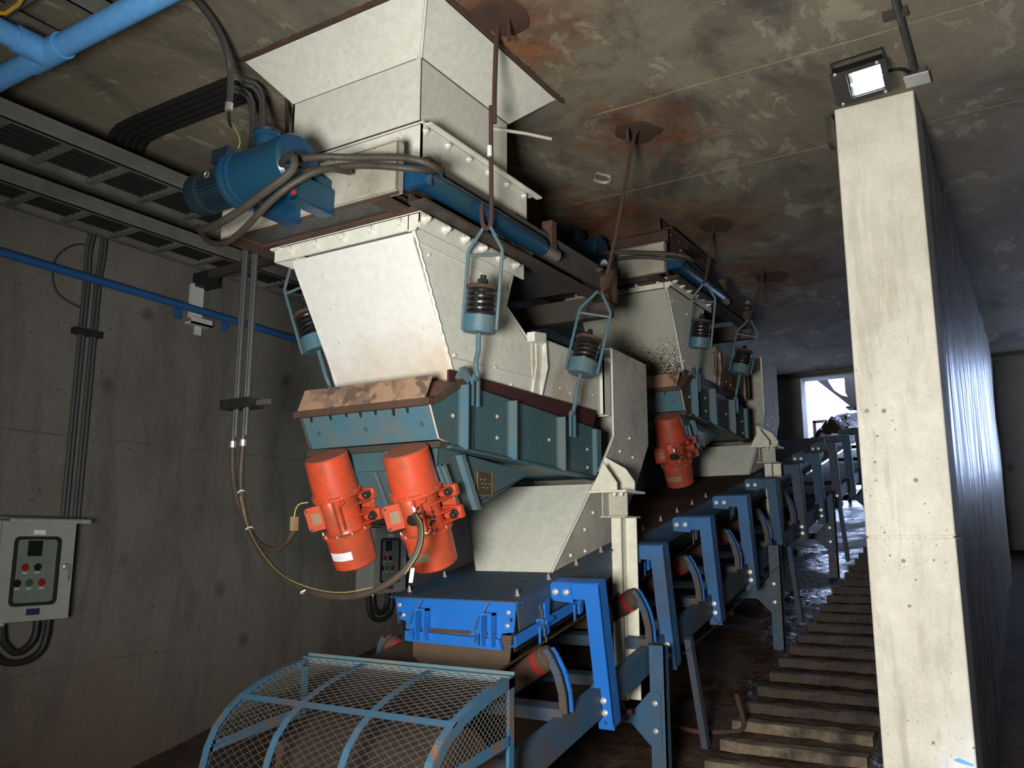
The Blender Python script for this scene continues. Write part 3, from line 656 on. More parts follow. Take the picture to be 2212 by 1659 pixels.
# ------------------------------------------------------------------ vibrating feeder
def feeder():
    t = Thing('vibrating_feeder', 'teal vibrating feeder trough hung under the bright cream chute', 'feeder', (-2.5, 3.4, 1.7), 'vibrating feeders')
    xr, xl = -2.12, -2.86
    side = [(2.76, 2.165), (3.007, 2.28), (4.31, 2.23), (4.33, 1.957), (2.94, 1.998), (2.83, 2.022)]
    for x in (xr-.006, xl): 
        g = G(); g.px(side, x, .008); t.part('side_plate', g, 'teal')
    g = G(); g.prism([(xl, 2.775, 2.155), (xr, 2.775, 2.155), (xr, 2.845, 2.02), (xl, 2.845, 2.02)], (0, .008, 0)); t.part('end_plate', g, 'teal_light')
    g = G(); g.prism([(xl, 2.84, 2.01), (xr, 2.84, 2.01), (xr, 4.33, 1.955), (xl, 4.33, 1.955)], (0, 0, -.008)); t.part('pan_bottom', g, 'teal')
    g = G(); g.box((xl-.01, 2.83, 1.985), (xr+.01, 2.9, 2.012)); t.part('end_flange', g, 'steel_dark')
    # bottom edge angle
    g = G(); g.prism([(xr-.03, 2.88, 1.996), (xr+.035, 2.88, 1.996), (xr+.035, 4.34, 1.947), (xr-.03, 4.34, 1.947)], (0, 0, -.012)); t.part('edge_angle', g, 'teal')
    g = G(); g.tube([(xr+.003, 2.765, 2.16), (xr+.003, 2.83, 2.022), (xr+.003, 2.90, 2.01)], .005, 6); t.part('edge_strip', g, 'cream_dirty')
    # stiffener angles
    for k, (y, wd) in enumerate(((3.03, .06), (3.42, .05), (3.90, .05))):
        g = G(); zt = 2.28-.038*(y-3.0); zb = 1.99-.033*(y-2.95); g.box((xr, y-wd, zb), (xr+.012, y+.045, zt-.01)); s_ = t.part('stiffener', g, 'teal')
        g = G(); g.box((xr+.01, y-wd, zb), (xr+.055, y-wd+.008, zt-.01)); t.part('stiffener_web', g, 'teal_light', s_)
    g = G(); g.box((xr, 4.27, 1.96), (xr+.03, 4.325, 2.22)); t.part('stiffener', g, 'teal_light')
    for y, z in ((2.93, 2.13), (3.28, 2.17), (3.28, 2.07), (3.77, 2.11), (4.2, 2.1), (4.2, 2.0)): bolt(t, (xr, y, z), (1, 0, 0), .008, .012, 'cream_dirty')
    for x in (xl+.08, -2.5, xr-.07): bolt(t, (x, 2.81, 2.085), (0, -1, -.4), .008, .012, 'teal')
    bolt(t, (-2.42, 2.87, 1.985), (0, 0, -1), .009, .03, 'zinc')
    # stained rubber flap across the back
    g = G(); n_ = 20; A = []; B = []
    for i in range(n_+1):
        x = xl-.02+(.735)*i/n_; j1 = .004*noise.noise(Vector((i*.4, 0, 0)))
        A.append((x+.012, 2.795+j1, 2.288+j1)); B.append((x, 2.765, 2.19+.004*noise.noise(Vector((i*.8, 3, 0)))))
    g.prism(A+B[::-1], (0, .008, -.006)); t.part('rubber_flap', g, 'rust_flap', label='rust-stained rubber flap along the feeder back edge')
    g = G(); g.box((xl-.03, 2.75, 2.155), (xr+.01, 2.78, 2.185)); g.prism([(xr-.005, 2.75, 2.16), (xr-.005, 2.80, 2.165), (xr-.005, 3.02, 2.285), (xr-.005, 2.98, 2.30)], (.02, 0, 0)); g.prism([(xr-.135, 2.795, 2.285), (xr-.135, 2.775, 2.19), (xr, 2.88, 2.20), (xr, 3.0, 2.285)], (0, .006, 0)); t.part('rim_strip', g, 'rust')
    g = G()
    for k in range(7):
        x = xl+.08+.09*k+random.uniform(-.02, .02); h = random.uniform(.01, .035); g.prism([(x-.009, 2.772, 2.158), (x+.009, 2.772, 2.158), (x+.003, 2.778, 2.158-h), (x-.003, 2.778, 2.158-h)], (0, -.003, 0))
    t.part('drips', g, 'black', kind='stuff')
    # dark red rubber seal between skirt and trough
    g = G(); g.prism([(xr-.045, 2.95, 2.245), (xr-.045, 2.95, 2.34), (xr-.045, 4.40, 2.345), (xr-.045, 4.33, 2.18)], (.012, 0, 0)); t.part('rubber_seal', g, 'redseal')
    # motor mount box under the trough
    web = [(2.86, 1.99), (3.62, 1.93), (3.2, 1.765), (2.975, 1.70), (2.85, 1.90)]
    for x in (xr-.03, xl+.02): 
        g = G(); g.px(web, x, .01); t.part('mount_web', g, 'teal')
    g = G(); g.prism([(xl+.02, 2.845, 1.90), (xr-.02, 2.845, 1.90), (xr-.02, 2.975, 1.70), (xl+.02, 2.975, 1.70)], (0, .012, .008)); g.prism([(xl+.02, 2.86, 1.995), (xr-.02, 2.86, 1.995), (xr-.02, 2.85, 1.90), (xl+.02, 2.85, 1.90)], (0, .01, 0)); g.prism([(xl+.02, 2.975, 1.70), (xr-.02, 2.975, 1.70), (xr-.02, 3.62, 1.925), (xl+.02, 3.62, 1.925)], (0, 0, .008)); t.part('mount_plate', g, 'teal')
    dn = Vector((0, -.84, -.545))
    for k, x in enumerate((xr-.015, xr+.012)):
        g = G(); p = Vector((x, 2.84, 1.905)); q = Vector((x, 2.975, 1.698)); g.prism([p+dn*.0, q+dn*.0, q-dn*.02, p-dn*.02], (.012, 0, 0)); t.part('rib', g, 'teal_light')
    for x in (-2.40, -2.46): 
        g = G(); p = Vector((x, 2.835, 1.90)); q = Vector((x, 2.965, 1.69)); g.prism([p, q, q+dn*.012, p+dn*.012], (.008, 0, 0)); t.part('rib', g, 'teal_light')
    g = G(); p = Vector((xr-.02, 2.985, 1.965)); q = Vector((xr-.02, 3.115, 1.735)); g.prism([p, q, q+Vector((0, .03, .006)), p+Vector((0, .03, .006))], (.03, 0, 0)); t.part('rib', g, 'teal_light')
    g = G(); g.box((xr-.02, 3.15, 1.805), (xr-.014, 3.265, 1.905), rx(math.radians(-3))); pl = t.part('name_plate', g, 'plate', label='small square bronze name plate')
    g = G()
    for r_ in range(3):
        for c_ in range(2+(r_ % 2)): g.box((xr-.014, 3.17+.03*c_+.01*r_, 1.872-.018*r_), (xr-.0132, 3.183+.03*c_+.01*r_, 1.875-.018*r_))
    t.part('engraving', g, 'cream_dirty', pl)
    g = G(); g.bar((xr-.014, 3.148, 1.803), (xr-.014, 3.148, 1.907), .003, .003); g.bar((xr-.014, 3.267, 1.803), (xr-.014, 3.267, 1.907), .003, .003); g.bar((xr-.014, 3.148, 1.803), (xr-.014, 3.267, 1.803), .003, .003); t.part('plate_rim', g, 'brass', pl)
    # hanging lugs: two links per corner on the right, two on the left
    for x, y, z in ((xr+.03, 3.06, 2.31), (xr+.03, 3.98, 2.27), (xl-.10, 3.06, 2.32), (xl-.10, 3.98, 2.28)):
        g = G(); s_ = 1 if x > -2.5 else -1
        for dy in (-.022, .022):
            g.bar((x+s_*.0, y+dy, z), (x+s_*.0, y+dy, z-.125), .012, .014, (1, 0, 0))
        g.tube([(x, y-.022, z-.005), (x, y-.016, z+.012), (x, y, z+.018), (x, y+.016, z+.012), (x, y+.022, z-.005)], .008, 8, 1)
        if s_ < 0: g.box((x, y-.03, z-.13), (xl+.01, y+.03, z-.115))
        t.part('lug', g, 'teal_light')
    g = G(); g.prism([(xr+.005, 2.955, 2.30), (xr+.03, 2.955, 2.345), (xr+.03, 2.99, 2.355), (xr+.03, 3.03, 2.31), (xr+.005, 3.03, 2.27)], (-.012, 0, 0)); t.part('lug_plate', g, 'teal_light')
    return t
FD = feeder()

def vib_motor(i, cx, labels, sticker, cable_gland):
    """orange vibrator motor; axis leans so that its foot is farther away"""
    top = Vector((cx, 2.735, 1.968)); ax = Vector((0, .43, -.903)).normalized(); fr = Vector((0, -.903, -.43)).normalized(); sx = Vector((1, 0, 0))
    t = Thing('vibrator_motor', labels, 'motor', top+ax*.51, 'vibrator motors')
    def at(a, f=0, s_=0): return top+ax*a+fr*f+sx*s_
    g = G(); g.lathe([(.092, 0), (.097, .004), (.103, .165), (.112, .17), (.112, .182), (.10, .186)], at(0), ax, 40); cap = t.part('end_cap', g, 'orange')
    g = G(); g.lathe([(.002, -.002), (.091, -.002), (.093, .002)], at(0), ax, 40); t.part('dusty_top', g, 'orange_dusty', cap)
    g = G(); g.lathe([(.088, .18), (.083, .20), (.083, .33), (.088, .345)], at(0), ax, 40)
    g.lathe([(.035, 0), (.045, .03), (.045, .16), (.035, .18)], at(.17, .055), ax, 16)
    t.part('body', g, 'orange')
    g = G(); g.lathe([(.10, .342), (.112, .347), (.112, .358), (.102, .362), (.097, .505), (.09, .512)], at(0), ax, 40); cap2 = t.part('end_cap', g, 'orange')
    for k in range(10):
        an = 2*PI*k/10; a_ = sx*math.cos(an)+fr*math.sin(an); bolt(t, at(.176)+a_*.107, -ax, .004, .01, 'zinc', cap)
        bolt(t, at(.345)+a_*.107, -ax, .004, .01, 'zinc', cap2)
    # feet wings with ribs on both sides
    for s_ in (1, -1):
        g = G()
        for a0, a1 in ((.185, .235), (.28, .335)):
            P = [at(a0, -.095, s_*.05), at(a0, -.095, s_*.148), at(a1, -.095, s_*.148), at(a1, -.095, s_*.05)]
            g.prism(P, fr*.028)
        g.prism([at(.235, -.09, s_*.05), at(.235, -.09, s_*.125), at(.28, -.09, s_*.125), at(.28, -.09, s_*.05)], fr*.012)
        for a_ in (.188, .232, .283, .33):
            g.prism([at(a_, -.09, s_*.145), at(a_, .035, s_*.068), at(a_, -.09, s_*.068)], ax*.007)
        ft = t.part('foot', g, 'orange', bev=.003)
        for a_ in (.208, .31):
            g = G(); g.lathe([(.019, 0), (.019, .012), (.014, .014), (.014, .028), (.009, .032)], at(a_, -.067, s_*.118), fr, 6); t.part('nut', g, 'black', ft)
    g = G()
    g.prism([at(.185, .074, .036), at(.34, .074, .036), at(.34, .086, .037), at(.185, .086, .037)], sx*.006); t.part('rib', g, 'orange')
    g = G(); g.prism([at(.21, .06, .058), at(.32, .06, .058), at(.32, .078, .062), at(.21, .078, .062)], sx*.006); t.part('rib', g, 'orange')
    for s_ in (-1, 1):
        g = G(); g.lathe([(.014, 0), (.01, .016)], at(.2, .05, s_*.068), fr, 8); t.part('boss', g, 'orange')
    # terminal box turned towards the lower left
    ux = (sx*.80-fr*.60).normalized(); uy = -ax; nn = ux.cross(uy).normalized()
    if nn.dot(fr) < 0: nn = -nn; ux = -ux
    o = at(.255, .088, -.07); g = G(); g.rounded(.065, .085, .012, o-nn*.05, ux, uy, (1 if ux.cross(uy).dot(nn) > 0 else -1)*.05); t.part('terminal_housing', g, 'orange')
    g = G(); sg = 1 if ux.cross(uy).dot(nn) > 0 else -1; g.rounded(.088, .112, .016, o, ux, uy, sg*.012); lid = t.part('terminal_lid', g, 'orange', bev=.003)
    g = G(); g.rounded(.04, .052, .004, o+nn*.0122, ux, uy, sg*.001); t.part('rating_plate', g, 'tan', lid)
    for a_, b_ in ((-1, -1), (1, -1), (1, 1), (-1, 1)): bolt(t, o+ux*.032*a_+uy*.043*b_+nn*.012, nn, .0045, .006, 'steel_dark', lid)
    # sticker bent around the lower cap
    g = G(); pv = None; r_ = .1275; ring = []
    a0, a1 = sticker
    for k in range(9):
        an = math.radians(a0+(a1-a0)*k/8); q = fr*math.cos(an)+sx*math.sin(an)
        ring.append((g.b.verts.new(top+ax*.42+q*.1013), g.b.verts.new(top+ax*.458+q*.1003)))
    for A, B in zip(ring, ring[1:]): g.b.faces.new([A[0], B[0], B[1], A[1]])
    t.part('sticker', g, 'white' if i == 0 else 'tan', label='torn silver sticker' if i else 'silver sticker')
    if cable_gland:
        o2 = at(.285, .13, .02); g = G(); g.lathe([(.02, 0), (.024, .005), (.022, .03), (.017, .05), (.015, .062)], at(.27, .088, .01), (.9, -.4, -.15), 12); t.part('cable_gland', g, 'black')
        g = G(); g.lathe([(.014, 0), (.014, .003)], at(.225, .084, .03), fr, 12); t.part('round_tag', g, 'white')
    return t
VM1 = vib_motor(0, -2.66, 'left orange vibrator motor of the near pair, with intact silver sticker', (-25, 40), False)
VM2 = vib_motor(1, -2.215, 'right orange vibrator motor of the near pair, cable entering at front', (-45, 30), True)
g = G()
rr = random.Random(3)
for k in range(46):
    a_ = rr.uniform(.22, .36); s_ = min(.08, rr.gauss(.058, .016)); p = Vector((-2.215+s_, 2.735, 1.968))+Vector((0, .43, -.903)).normalized()*a_+Vector((0, -.903, -.43)).normalized()*(math.sqrt(max(.0, .0845**2-s_*s_))+.002)
    g.lathe([(rr.uniform(.003, .008), 0), (.002, .004)], p, (rr.uniform(-.3, .3)+.6, -.9, -.4), 5)
VM2.part('grease_flecks', g, 'black', kind='stuff')

# ------------------------------------------------------------------ discharge chute with hood
def discharge():
    t = Thing('discharge_chute', 'cream discharge chute with tall grey hood dropping onto the conveyor, nearest', 'chute', (-2.4, 4.0, 1.45), 'discharge chutes')
    xr = -2.05; xl = -2.90
    side = [(4.40, 2.70), (4.91, 2.69), (4.91, 2.19), (4.68, 1.89), (4.36, 1.60), (4.28, 1.575), (3.66, 1.445), (4.18, 1.945), (4.40, 2.196)]
    g = G(); g.px(side, xr-.008, .008); t.part('side_sheet', g, 'cream_dirty')
    g = G(); g.px([(4.40, 2.70), (4.91, 2.69), (4.91, 2.19), (4.68, 1.89), (4.5, 1.8), (4.16, 1.93), (4.40, 2.196)], xl, .008); t.part('side_sheet', g, 'cream_dirty')
    g = G(); g.prism([(-2.49, 3.66, 1.445), (xr, 3.66, 1.445), (xr, 4.15, 1.905), (-2.91, 4.15, 1.905)], (0, .006, -.006)); t.part('front_sheet', g, 'cream')
    g = G(); g.prism([(-2.49, 3.66, 1.445), (-2.91, 4.15, 1.905), (-2.9, 4.68, 1.89), (-2.49, 4.3, 1.58)], (.006, 0, 0)); t.part('left_sheet', g, 'cream_dirty')
    g = G(); g.prism([(xl, 4.91, 2.69), (xr, 4.91, 2.69), (xr, 4.91, 2.19), (xl, 4.91, 2.19)], (0, -.008, 0)); g.prism([(xl, 4.91, 2.19), (xr, 4.91, 2.19), (xr, 4.36, 1.60), (-2.49, 4.36, 1.60)], (0, -.006, 0)); t.part('back_sheet', g, 'cream_dirty')
    g = G(); g.prism([(xl, 4.40, 2.70), (xr, 4.40, 2.70), (xr, 4.91, 2.69), (xl, 4.91, 2.69)], (0, 0, .008)); t.part('hood_top', g, 'cream_dirty')
    g = G(); g.tube([(xr+.002, 4.40, 2.70), (xr+.002, 4.40, 2.19), (xr+.002, 4.18, 1.94), (xr+.002, 3.66, 1.445)], .005, 6); t.part('edge_strip', g, 'bolt')
    for y, z in ((4.48, 2.11), (4.66, 2.09), (4.62, 2.2), (4.12, 1.75), (4.34, 1.75), (4.02, 1.66), (3.86, 1.53), (4.02, 1.55), (4.3, 1.84)): bolt(t, (xr, y, z), (1, 0, 0), .007, .012)
    g = G(); g.px([(4.15, 1.93), (4.19, 1.975), (4.22, 1.95), (4.2, 1.93), (4.2, 1.90), (4.17, 1.91), (4.15, 1.87), (4.14, 1.91)], xr, .004); t.part('grease_patch', g, 'black')
    return t
DC = discharge()
def support_post():
    t = Thing('support_post', 'cream steel post with gusset head carrying the nearest discharge chute', 'post', (-1.9, 4.19, .78), 'support posts')
    # bearing bracket on the chute flank
    g = G(); g.box((-2.05, 4.08, 1.852), (-1.835, 4.33, 1.864)); t.part('bearing_plate', g, 'cream_post')
    g = G(); g.prism([(-2.045, 4.11, 1.864), (-1.90, 4.11, 1.864), (-1.90, 4.11, 1.905), (-1.975, 4.11, 2.01), (-2.045, 4.11, 1.885)], (0, .01, 0)); t.part('gusset', g, 'cream_post')
    g = G(); g.prism([(-2.045, 4.27, 1.864), (-1.87, 4.27, 1.864), (-1.87, 4.27, 1.92), (-1.92, 4.27, 1.99), (-2.045, 4.27, 2.06)], (0, .012, 0)); t.part('gusset', g, 'cream_post')
    g = G(); g.box((-1.985, 4.10, 1.73), (-1.977, 4.24, 1.852)); g.box((-1.985, 4.17, 1.73), (-1.87, 4.178, 1.852)); g.box((-1.99, 4.09, 1.722), (-1.84, 4.27, 1.73)); t.part('head_block', g, 'cream_dirty')
    for x in (-1.92, -1.88): bolt(t, (x, 4.12, 1.852), (0, 0, -1), .009, .02)
    # H-section post
    g = G(); g.box((-1.965, 4.17, .80), (-1.905, 4.177, 1.722)); g.box((-1.912, 4.17, .80), (-1.905, 4.23, 1.722)); g.box((-1.912, 4.225, .80), (-1.845, 4.232, 1.722)); t.part('post', g, 'cream_post')
    g = G()
    for z, y in ((.90, -1.88), (.895, -1.865), (.87, -1.875)): g.cyl((y, 4.224, z), (y, 4.2235, z), .005, n=8)
    t.part('bolt_hole', g, 'black')
    return t
SP = support_post()

# ------------------------------------------------------------------ hangers
def rod_thing(label, pts, tail, grp='rusted hanger rods', lap=True):
    t = Thing('hanger_rod', label, 'rod', pts[-1], grp)
    g = G(); g.tube(pts, .0105, 8, 1); t.part('rod', g, 'rust_bar')
    if tail:
        g = G(); g.tube(tail, .0105, 8, 1); t.part('hook', g, 'rust_bar')
    return t
R1 = Thing('hanger_rod', 'long rusted rebar hook rod hanging from ceiling before the nearest hopper', 'rod', (-1.98, 3.0, 2.98), 'rusted hanger rods')
g = G(); g.tube([(-1.93, 2.98, 3.98), (-1.92, 2.97, 3.93), (-1.935, 2.98, 3.86), (-1.95, 2.99, 3.6), (-1.955, 3.0, 3.47)], .0115, 8, 1); R1.part('upper_rod', g, 'rust_bar')
g = G(); g.tube([(-1.975, 3.0, 3.56), (-1.972, 3.0, 3.2), (-1.968, 3.0, 3.03), (-1.98, 3.005, 2.98), (-2.0, 3.005, 2.972), (-2.02, 3.0, 3.0), (-2.025, 3.0, 3.1)], .0105, 8, 1); R1.part('lower_rod', g, 'rust_bar')
g = G(); g.cyl((-1.975, 2.99, 3.36), (-1.974, 2.99, 3.31), .0112, n=8); R1.part('paint_splash', g, 'white')
g = G(); g.tube([(-1.86, 2.98, 3.97), (-1.85, 2.95, 3.93), (-1.845, 2.95, 3.82)], .010, 8); g2 = R1.part('ceiling_hook', g, 'rust_bar')
R2 = rod_thing('thin rusted rod slanting from ceiling to the second spring hanger', [(-1.75, 4.30, 3.98), (-1.78, 4.22, 3.92), (-1.80, 4.19, 3.80), (-1.84, 4.15, 3.51), (-1.91, 4.12, 3.14), (-1.95, 4.10, 2.98), (-1.965, 4.10, 2.945), (-1.985, 4.10, 2.96)], [(-1.80, 4.14, 3.90), (-1.81, 4.16, 3.82)])
R3 = rod_thing('thin rusted rod above the spring hanger of the farther feeder, left one', [(-1.90, 6.02, 3.98), (-1.94, 6.0, 3.9), (-1.955, 5.96, 3.7), (-1.97, 5.9, 3.5), (-1.98, 5.87, 3.478)], None)
R4 = rod_thing('dark rusted rod above the farthest spring hanger near the daylight', [(-1.86, 7.2, 3.98), (-1.88, 7.15, 3.85), (-1.93, 7.05, 3.6), (-1.97, 6.98, 3.44)], None)
R5 = rod_thing('rusted rod mostly hidden behind the nearest cream chute', [(-3.24, 2.93, 3.98), (-3.22, 2.93, 3.6), (-3.152, 2.95, 3.01)], None)
# rusted pockets in the ceiling where the rods are anchored
def pocket(cx, cy, sx, sy, seed):
    g = G(); n = 18; top = []; bot = []
    for k in range(n):
        a_ = 2*PI*k/n; r_ = 1+.35*noise.noise(Vector((math.cos(a_)*1.3, math.sin(a_)*1.3, seed)))
        q = (cx+sx*r_*math.cos(a_), cy+sy*r_*math.sin(a_)); bot.append(g.b.verts.new((q[0], q[1], ZC-.003))); top.append(g.b.verts.new((cx+(q[0]-cx)*.82, cy+(q[1]-cy)*.82, ZC-.012)))
    for k in range(n): g.b.faces.new([bot[k], bot[(k+1) % n], top[(k+1) % n], top[k]])
    c = g.b.verts.new((cx, cy, ZC-.002))
    for k in range(n): g.b.faces.new([top[k], top[(k+1) % n], c])
    struct('rusted_pocket', g, 'rust', parent=CEIL)
for p in ((-1.87, 2.93, .13, .15, 1), (-1.79, 4.26, .13, .14, 2), (-1.89, 5.95, .13, .16, 3), (-1.88, 7.45, .14, .18, 4)): pocket(*p)

def spring_hanger(label, tip, foot, face=0., bend=(0, 0, 0)):
    """stirrup with coil spring; tip = top of the stirrup, foot = where its rod hooks the feeder"""
    tip, foot = Vector(tip), Vector(foot); d = (foot-tip).normalized(); L = (foot-tip).length
    t = Thing('spring_hanger', label, 'spring hanger', foot, 'spring hangers')
    s_ = Vector((0, 1, 0)); s_ = (s_-d*s_.dot(d)).normalized(); R = Quaternion(d, face); s_ = R @ s_; f_ = d.cross(s_)
    def P(a, b_=0, c=0): return tip+d*a+s_*b_+f_*c
    hw = .088; r = .0085
    for sg in (1, -1):
        g = G(); g.tube([P(-.004, sg*.012), P(.02, sg*.025), P(.095, sg*(hw-.012)), P(.115, sg*hw), P(.16, sg*hw), P(.43, sg*hw), P(.47, sg*(hw-.0))], r, 8, 1); t.part('stirrup_bar', g, 'teal_light')
    g = G(); g.tube([P(.135, -hw), P(.135, hw)], r*.85, 8); t.part('cross_bar', g, 'teal_light')
    g = G(); g.lathe([(.070, .405), (.075, .408), (.075, .478), (.070, .485), (.02, .486)], tip, d, 28); t.part('cup', g, 'teal_light')
    g = G(); g.lathe([(.070, .272), (.073, .275), (.073, .286), (.070, .289)], tip, d, 28); t.part('spring_plate', g, 'rust')
    g = G(); N = 120; turns = 4.4
    g.tube([tip+d*(.296+.112*k/N)+(s_*math.cos(turns*2*PI*k/N)+f_*math.sin(turns*2*PI*k/N))*.058 for k in range(N+1)], .0105, 7); t.part('coil_spring', g, 'spring')
    g = G(); g.cyl(P(.225), P(.40), .014, n=12); g.lathe([(.024, .243), (.024, .272)], tip, d, 6); t.part('spindle', g, 'spring')
    e = P(L); b_ = Vector(bend)
    g = G(); g.tube([P(.48), P(.53), P(.48).lerp(e, .45)-b_*.6, P(.48).lerp(e, .75)+b_, e+Vector((0, .012, 0)), e+Vector((0, .006, -.02)), e+Vector((0, -.018, -.014))], .0115, 10, 2); t.part('hook_rod', g, 'teal_light')
    return t
S1 = spring_hanger('light teal spring hanger with black coil before the nearest chute flank', (-1.995, 3.005, 2.99), (-2.085, 3.055, 2.325), 1.5, (0, -.012, 0))
S2 = spring_hanger('light teal spring hanger beside the hood of the nearest discharge chute', (-1.975, 4.10, 2.955), (-2.085, 3.97, 2.285), 1.25, (0, .012, 0))
S3 = spring_hanger('spring hanger on the left, half hidden behind the nearest cream chute', (-3.15, 2.95, 3.0), (-2.96, 3.05, 2.345), 1.3)
S5 = spring_hanger('dim spring hanger on the farther feeder, the nearer of its two', (-1.975, 5.90, 3.48), (-2.085, 5.95, 2.82), 1.5)
S6 = spring_hanger('farthest spring hanger, thin and dark near the daylight opening', (-1.965, 6.99, 3.44), (-2.085, 6.88, 2.78), 1.2)

# ------------------------------------------------------------------ the farther feeding unit
D = Vector((.01, 2.9, .5))
H2 = Thing('ceiling_hopper', 'rusty dark throat of the farther hopper, tight under the stained ceiling', 'hopper', (-2.59, 6.0, 3.64), 'ceiling hoppers')
g = G(); g.box((-2.99, 5.62, 3.845), (-2.19, 5.63, 4.1)); g.box((-2.2, 5.62, 3.845), (-2.19, 6.4, 4.1)); g.box((-2.99, 6.39, 3.845), (-2.19, 6.4, 4.1)); g.box((-2.99, 5.62, 3.845), (-2.98, 6.4, 4.1)); H2.part('throat', g, 'rust')
g = G(); g.box((-3.06, 5.58, 3.83), (-2.1, 6.52, 3.845)); g.box((-3.06, 5.58, 3.66), (-2.12, 5.588, 3.835)); g.box((-2.128, 5.58, 3.64), (-2.12, 6.46, 3.835)); H2.part('flange', g, 'rust')
for k in range(6): bolt(H2, (-2.12, 5.60+.165*k, 3.79), (1, 0, 0), .011, .02, 'rust')
SG2 = copytree(SG.o, (.01, 2.9, .46), 'dim slide gate frame under the farther hopper near the ceiling')
copytree(RA.o, (.01, 2.9, .46), 'dark blue hydraulic cylinder in shade of the farther gate')
copytree(PP.o, (.01, 2.9, .46), 'barely lit blue power unit on the farther gate')
for h, lab in ((HC, 'upper dusty hose on the farther gate plate'), (HD, 'lower dusty hose on the farther gate plate'), (HA, 'dark hose drooping between the two gates, beside the farther power unit')):
    copytree(h.o, (.01, 2.9, .46), lab)
F2C = copytree(FC.o, D, 'dim cream chute of the farther feeding unit with dirt-speckled foot')
F2D = copytree(FD.o, D, 'shaded teal and rusty feeder trough of the farther unit')
def remat(root, names, mat):
    for ch in [c for c in bpy.data.objects if c.parent == root and c.name.split('.')[0] in names]:
        ch.data = ch.data.copy(); ch.data.materials.clear(); ch.data.materials.append(M[mat])
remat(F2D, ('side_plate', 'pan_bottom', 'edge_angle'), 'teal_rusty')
remat(F2C, ('skirt_sheet', 'collar'), 'rust_cream'); remat(F2C, ('front_sheet',), 'dim_foot_dirt')
V2C = copytree(VM2.o, D, 'dim-painted red orange vibrator motor on the farther feeder, the one in view')
remat(V2C, ('end_cap', 'body', 'foot', 'rib', 'boss', 'terminal_housing', 'terminal_lid'), 'orange_dimmed')
copytree(VM1.o, D, 'far left vibrator motor, hidden behind the hood of the nearest chute')
copytree(DC.o, D+Vector((.04, .1, 0)), 'farther discharge chute whose hood gleams blue with daylight')
copytree(SP.o, D+Vector((.02, .02, .01)), 'farther cream post with gusset head in front of daylight')

# ------------------------------------------------------------------ conveyor
SN, CN = .208, .978
def zs(y): return .93+RS*(y-3.5)
def cv(x, s, h): return Vector((x, s-SN*h, zs(s)+CN*h))
RN = Matrix.Rotation(math.atan(RS), 3, 'X')
CX = -2.27
cvr = Thing('belt_conveyor', 'inclined blue belt conveyor frame climbing towards the daylight', 'conveyor', (CX, 3.5, .3))
S0, SE = 2.70, 14.2
for x, t_ in ((-1.775, .045), (2*CX+1.775, -.045)):
    g = G(); g.prism([cv(x, S0, 0), cv(x, SE, 0), cv(x, SE, -.125), cv(x, S0, -.125)], (.008*(1 if t_ > 0 else -1), 0, 0))
    g.prism([cv(x, S0, 0), cv(x, SE, 0), cv(x, SE, -.008), cv(x, S0, -.008)], (-t_, 0, 0)); g.prism([cv(x, S0, -.117), cv(x, SE, -.117), cv(x, SE, -.125), cv(x, S0, -.125)], (-t_, 0, 0))
    cvr.part('stringer', g, 'blue_dusty')
prof = [(-1.925, .262), (-2.10, .155), (-2.14, .148), (-2.40, .148), (-2.44, .155), (2*CX+1.925, .262)]
belt = Thing('conveyor_belt', 'brown dusty rubber conveyor belt troughed on its rollers', 'belt', (CX, 3.5, .9))
g = G(); ss = [2.78, 3.1, 3.6, 6, 9, 12, 14.2]
for k in range(len(ss)-1):
    pass
rows = [[cv(x, s, (h if s > 3.0 else .148+(h-.148)*.25)) for x, h in prof] for s in ss]
V1 = [[g.b.verts.new(p) for p in r_] for r_ in rows]; V2 = [[g.b.verts.new(p+Vector((0, 0, -.012))) for p in r_] for r_ in rows]
for a_ in range(len(ss)-1):
    for i in range(len(prof)-1):
        g.b.faces.new([V1[a_][i], V1[a_][i+1], V1[a_+1][i+1], V1[a_+1][i]]); g.b.faces.new([V2[a_][i], V2[a_+1][i], V2[a_+1][i+1], V2[a_][i+1]])
    for i in (0, len(prof)-1): g.b.faces.new([V1[a_][i], V1[a_+1][i], V2[a_+1][i], V2[a_][i]])
belt.part('carrying_run', g, 'belt')
g = G(); bw = .34
g.prism([cv(CX-bw, 2.85, -.19), cv(CX+bw, 2.85, -.19), cv(CX+bw, SE, -.19), cv(CX-bw, SE, -.19)], (0, 0, .01)); belt.part('return_run', g, 'belt')
pc = Vector((CX, 2.72, .715)); g = G(); n = 26; A = []
for k in range(n+1):
    a_ = math.radians(80+205*k/n); A.append((pc.y+.215*math.cos(a_), pc.z+.215*math.sin(a_)))
for (y0, z0), (y1, z1) in zip(A, A[1:]): g.prism([(CX-.34, y0, z0), (CX+.34, y0, z0), (CX+.34, y1, z1), (CX-.34, y1, z1)], (0, .0, .011 if z0 > pc.z else -.011))
belt.part('tail_wrap', g, 'belt')
g = G(); g.lathe([(.04, -.42), (.04, -.37), (.19, -.37), (.20, -.36), (.203, .36), (.19, .37), (.04, .37), (.04, .44)], pc, (1, 0, 0), 40); cvr.part('tail_pulley', g, 'rust', label='rusty brown tail pulley drum behind the mesh guard')
for x in (CX-.44, CX+.42):
    g = G(); g.box((x-.03, 2.60, .62), (x+.03, 2.85, .80)); g.lathe([(.05, -.04), (.06, -.03), (.06, .03), (.05, .04)], (x, 2.72, .715), (1, 0, 0), 16); cvr.part('bearing', g, 'rust')
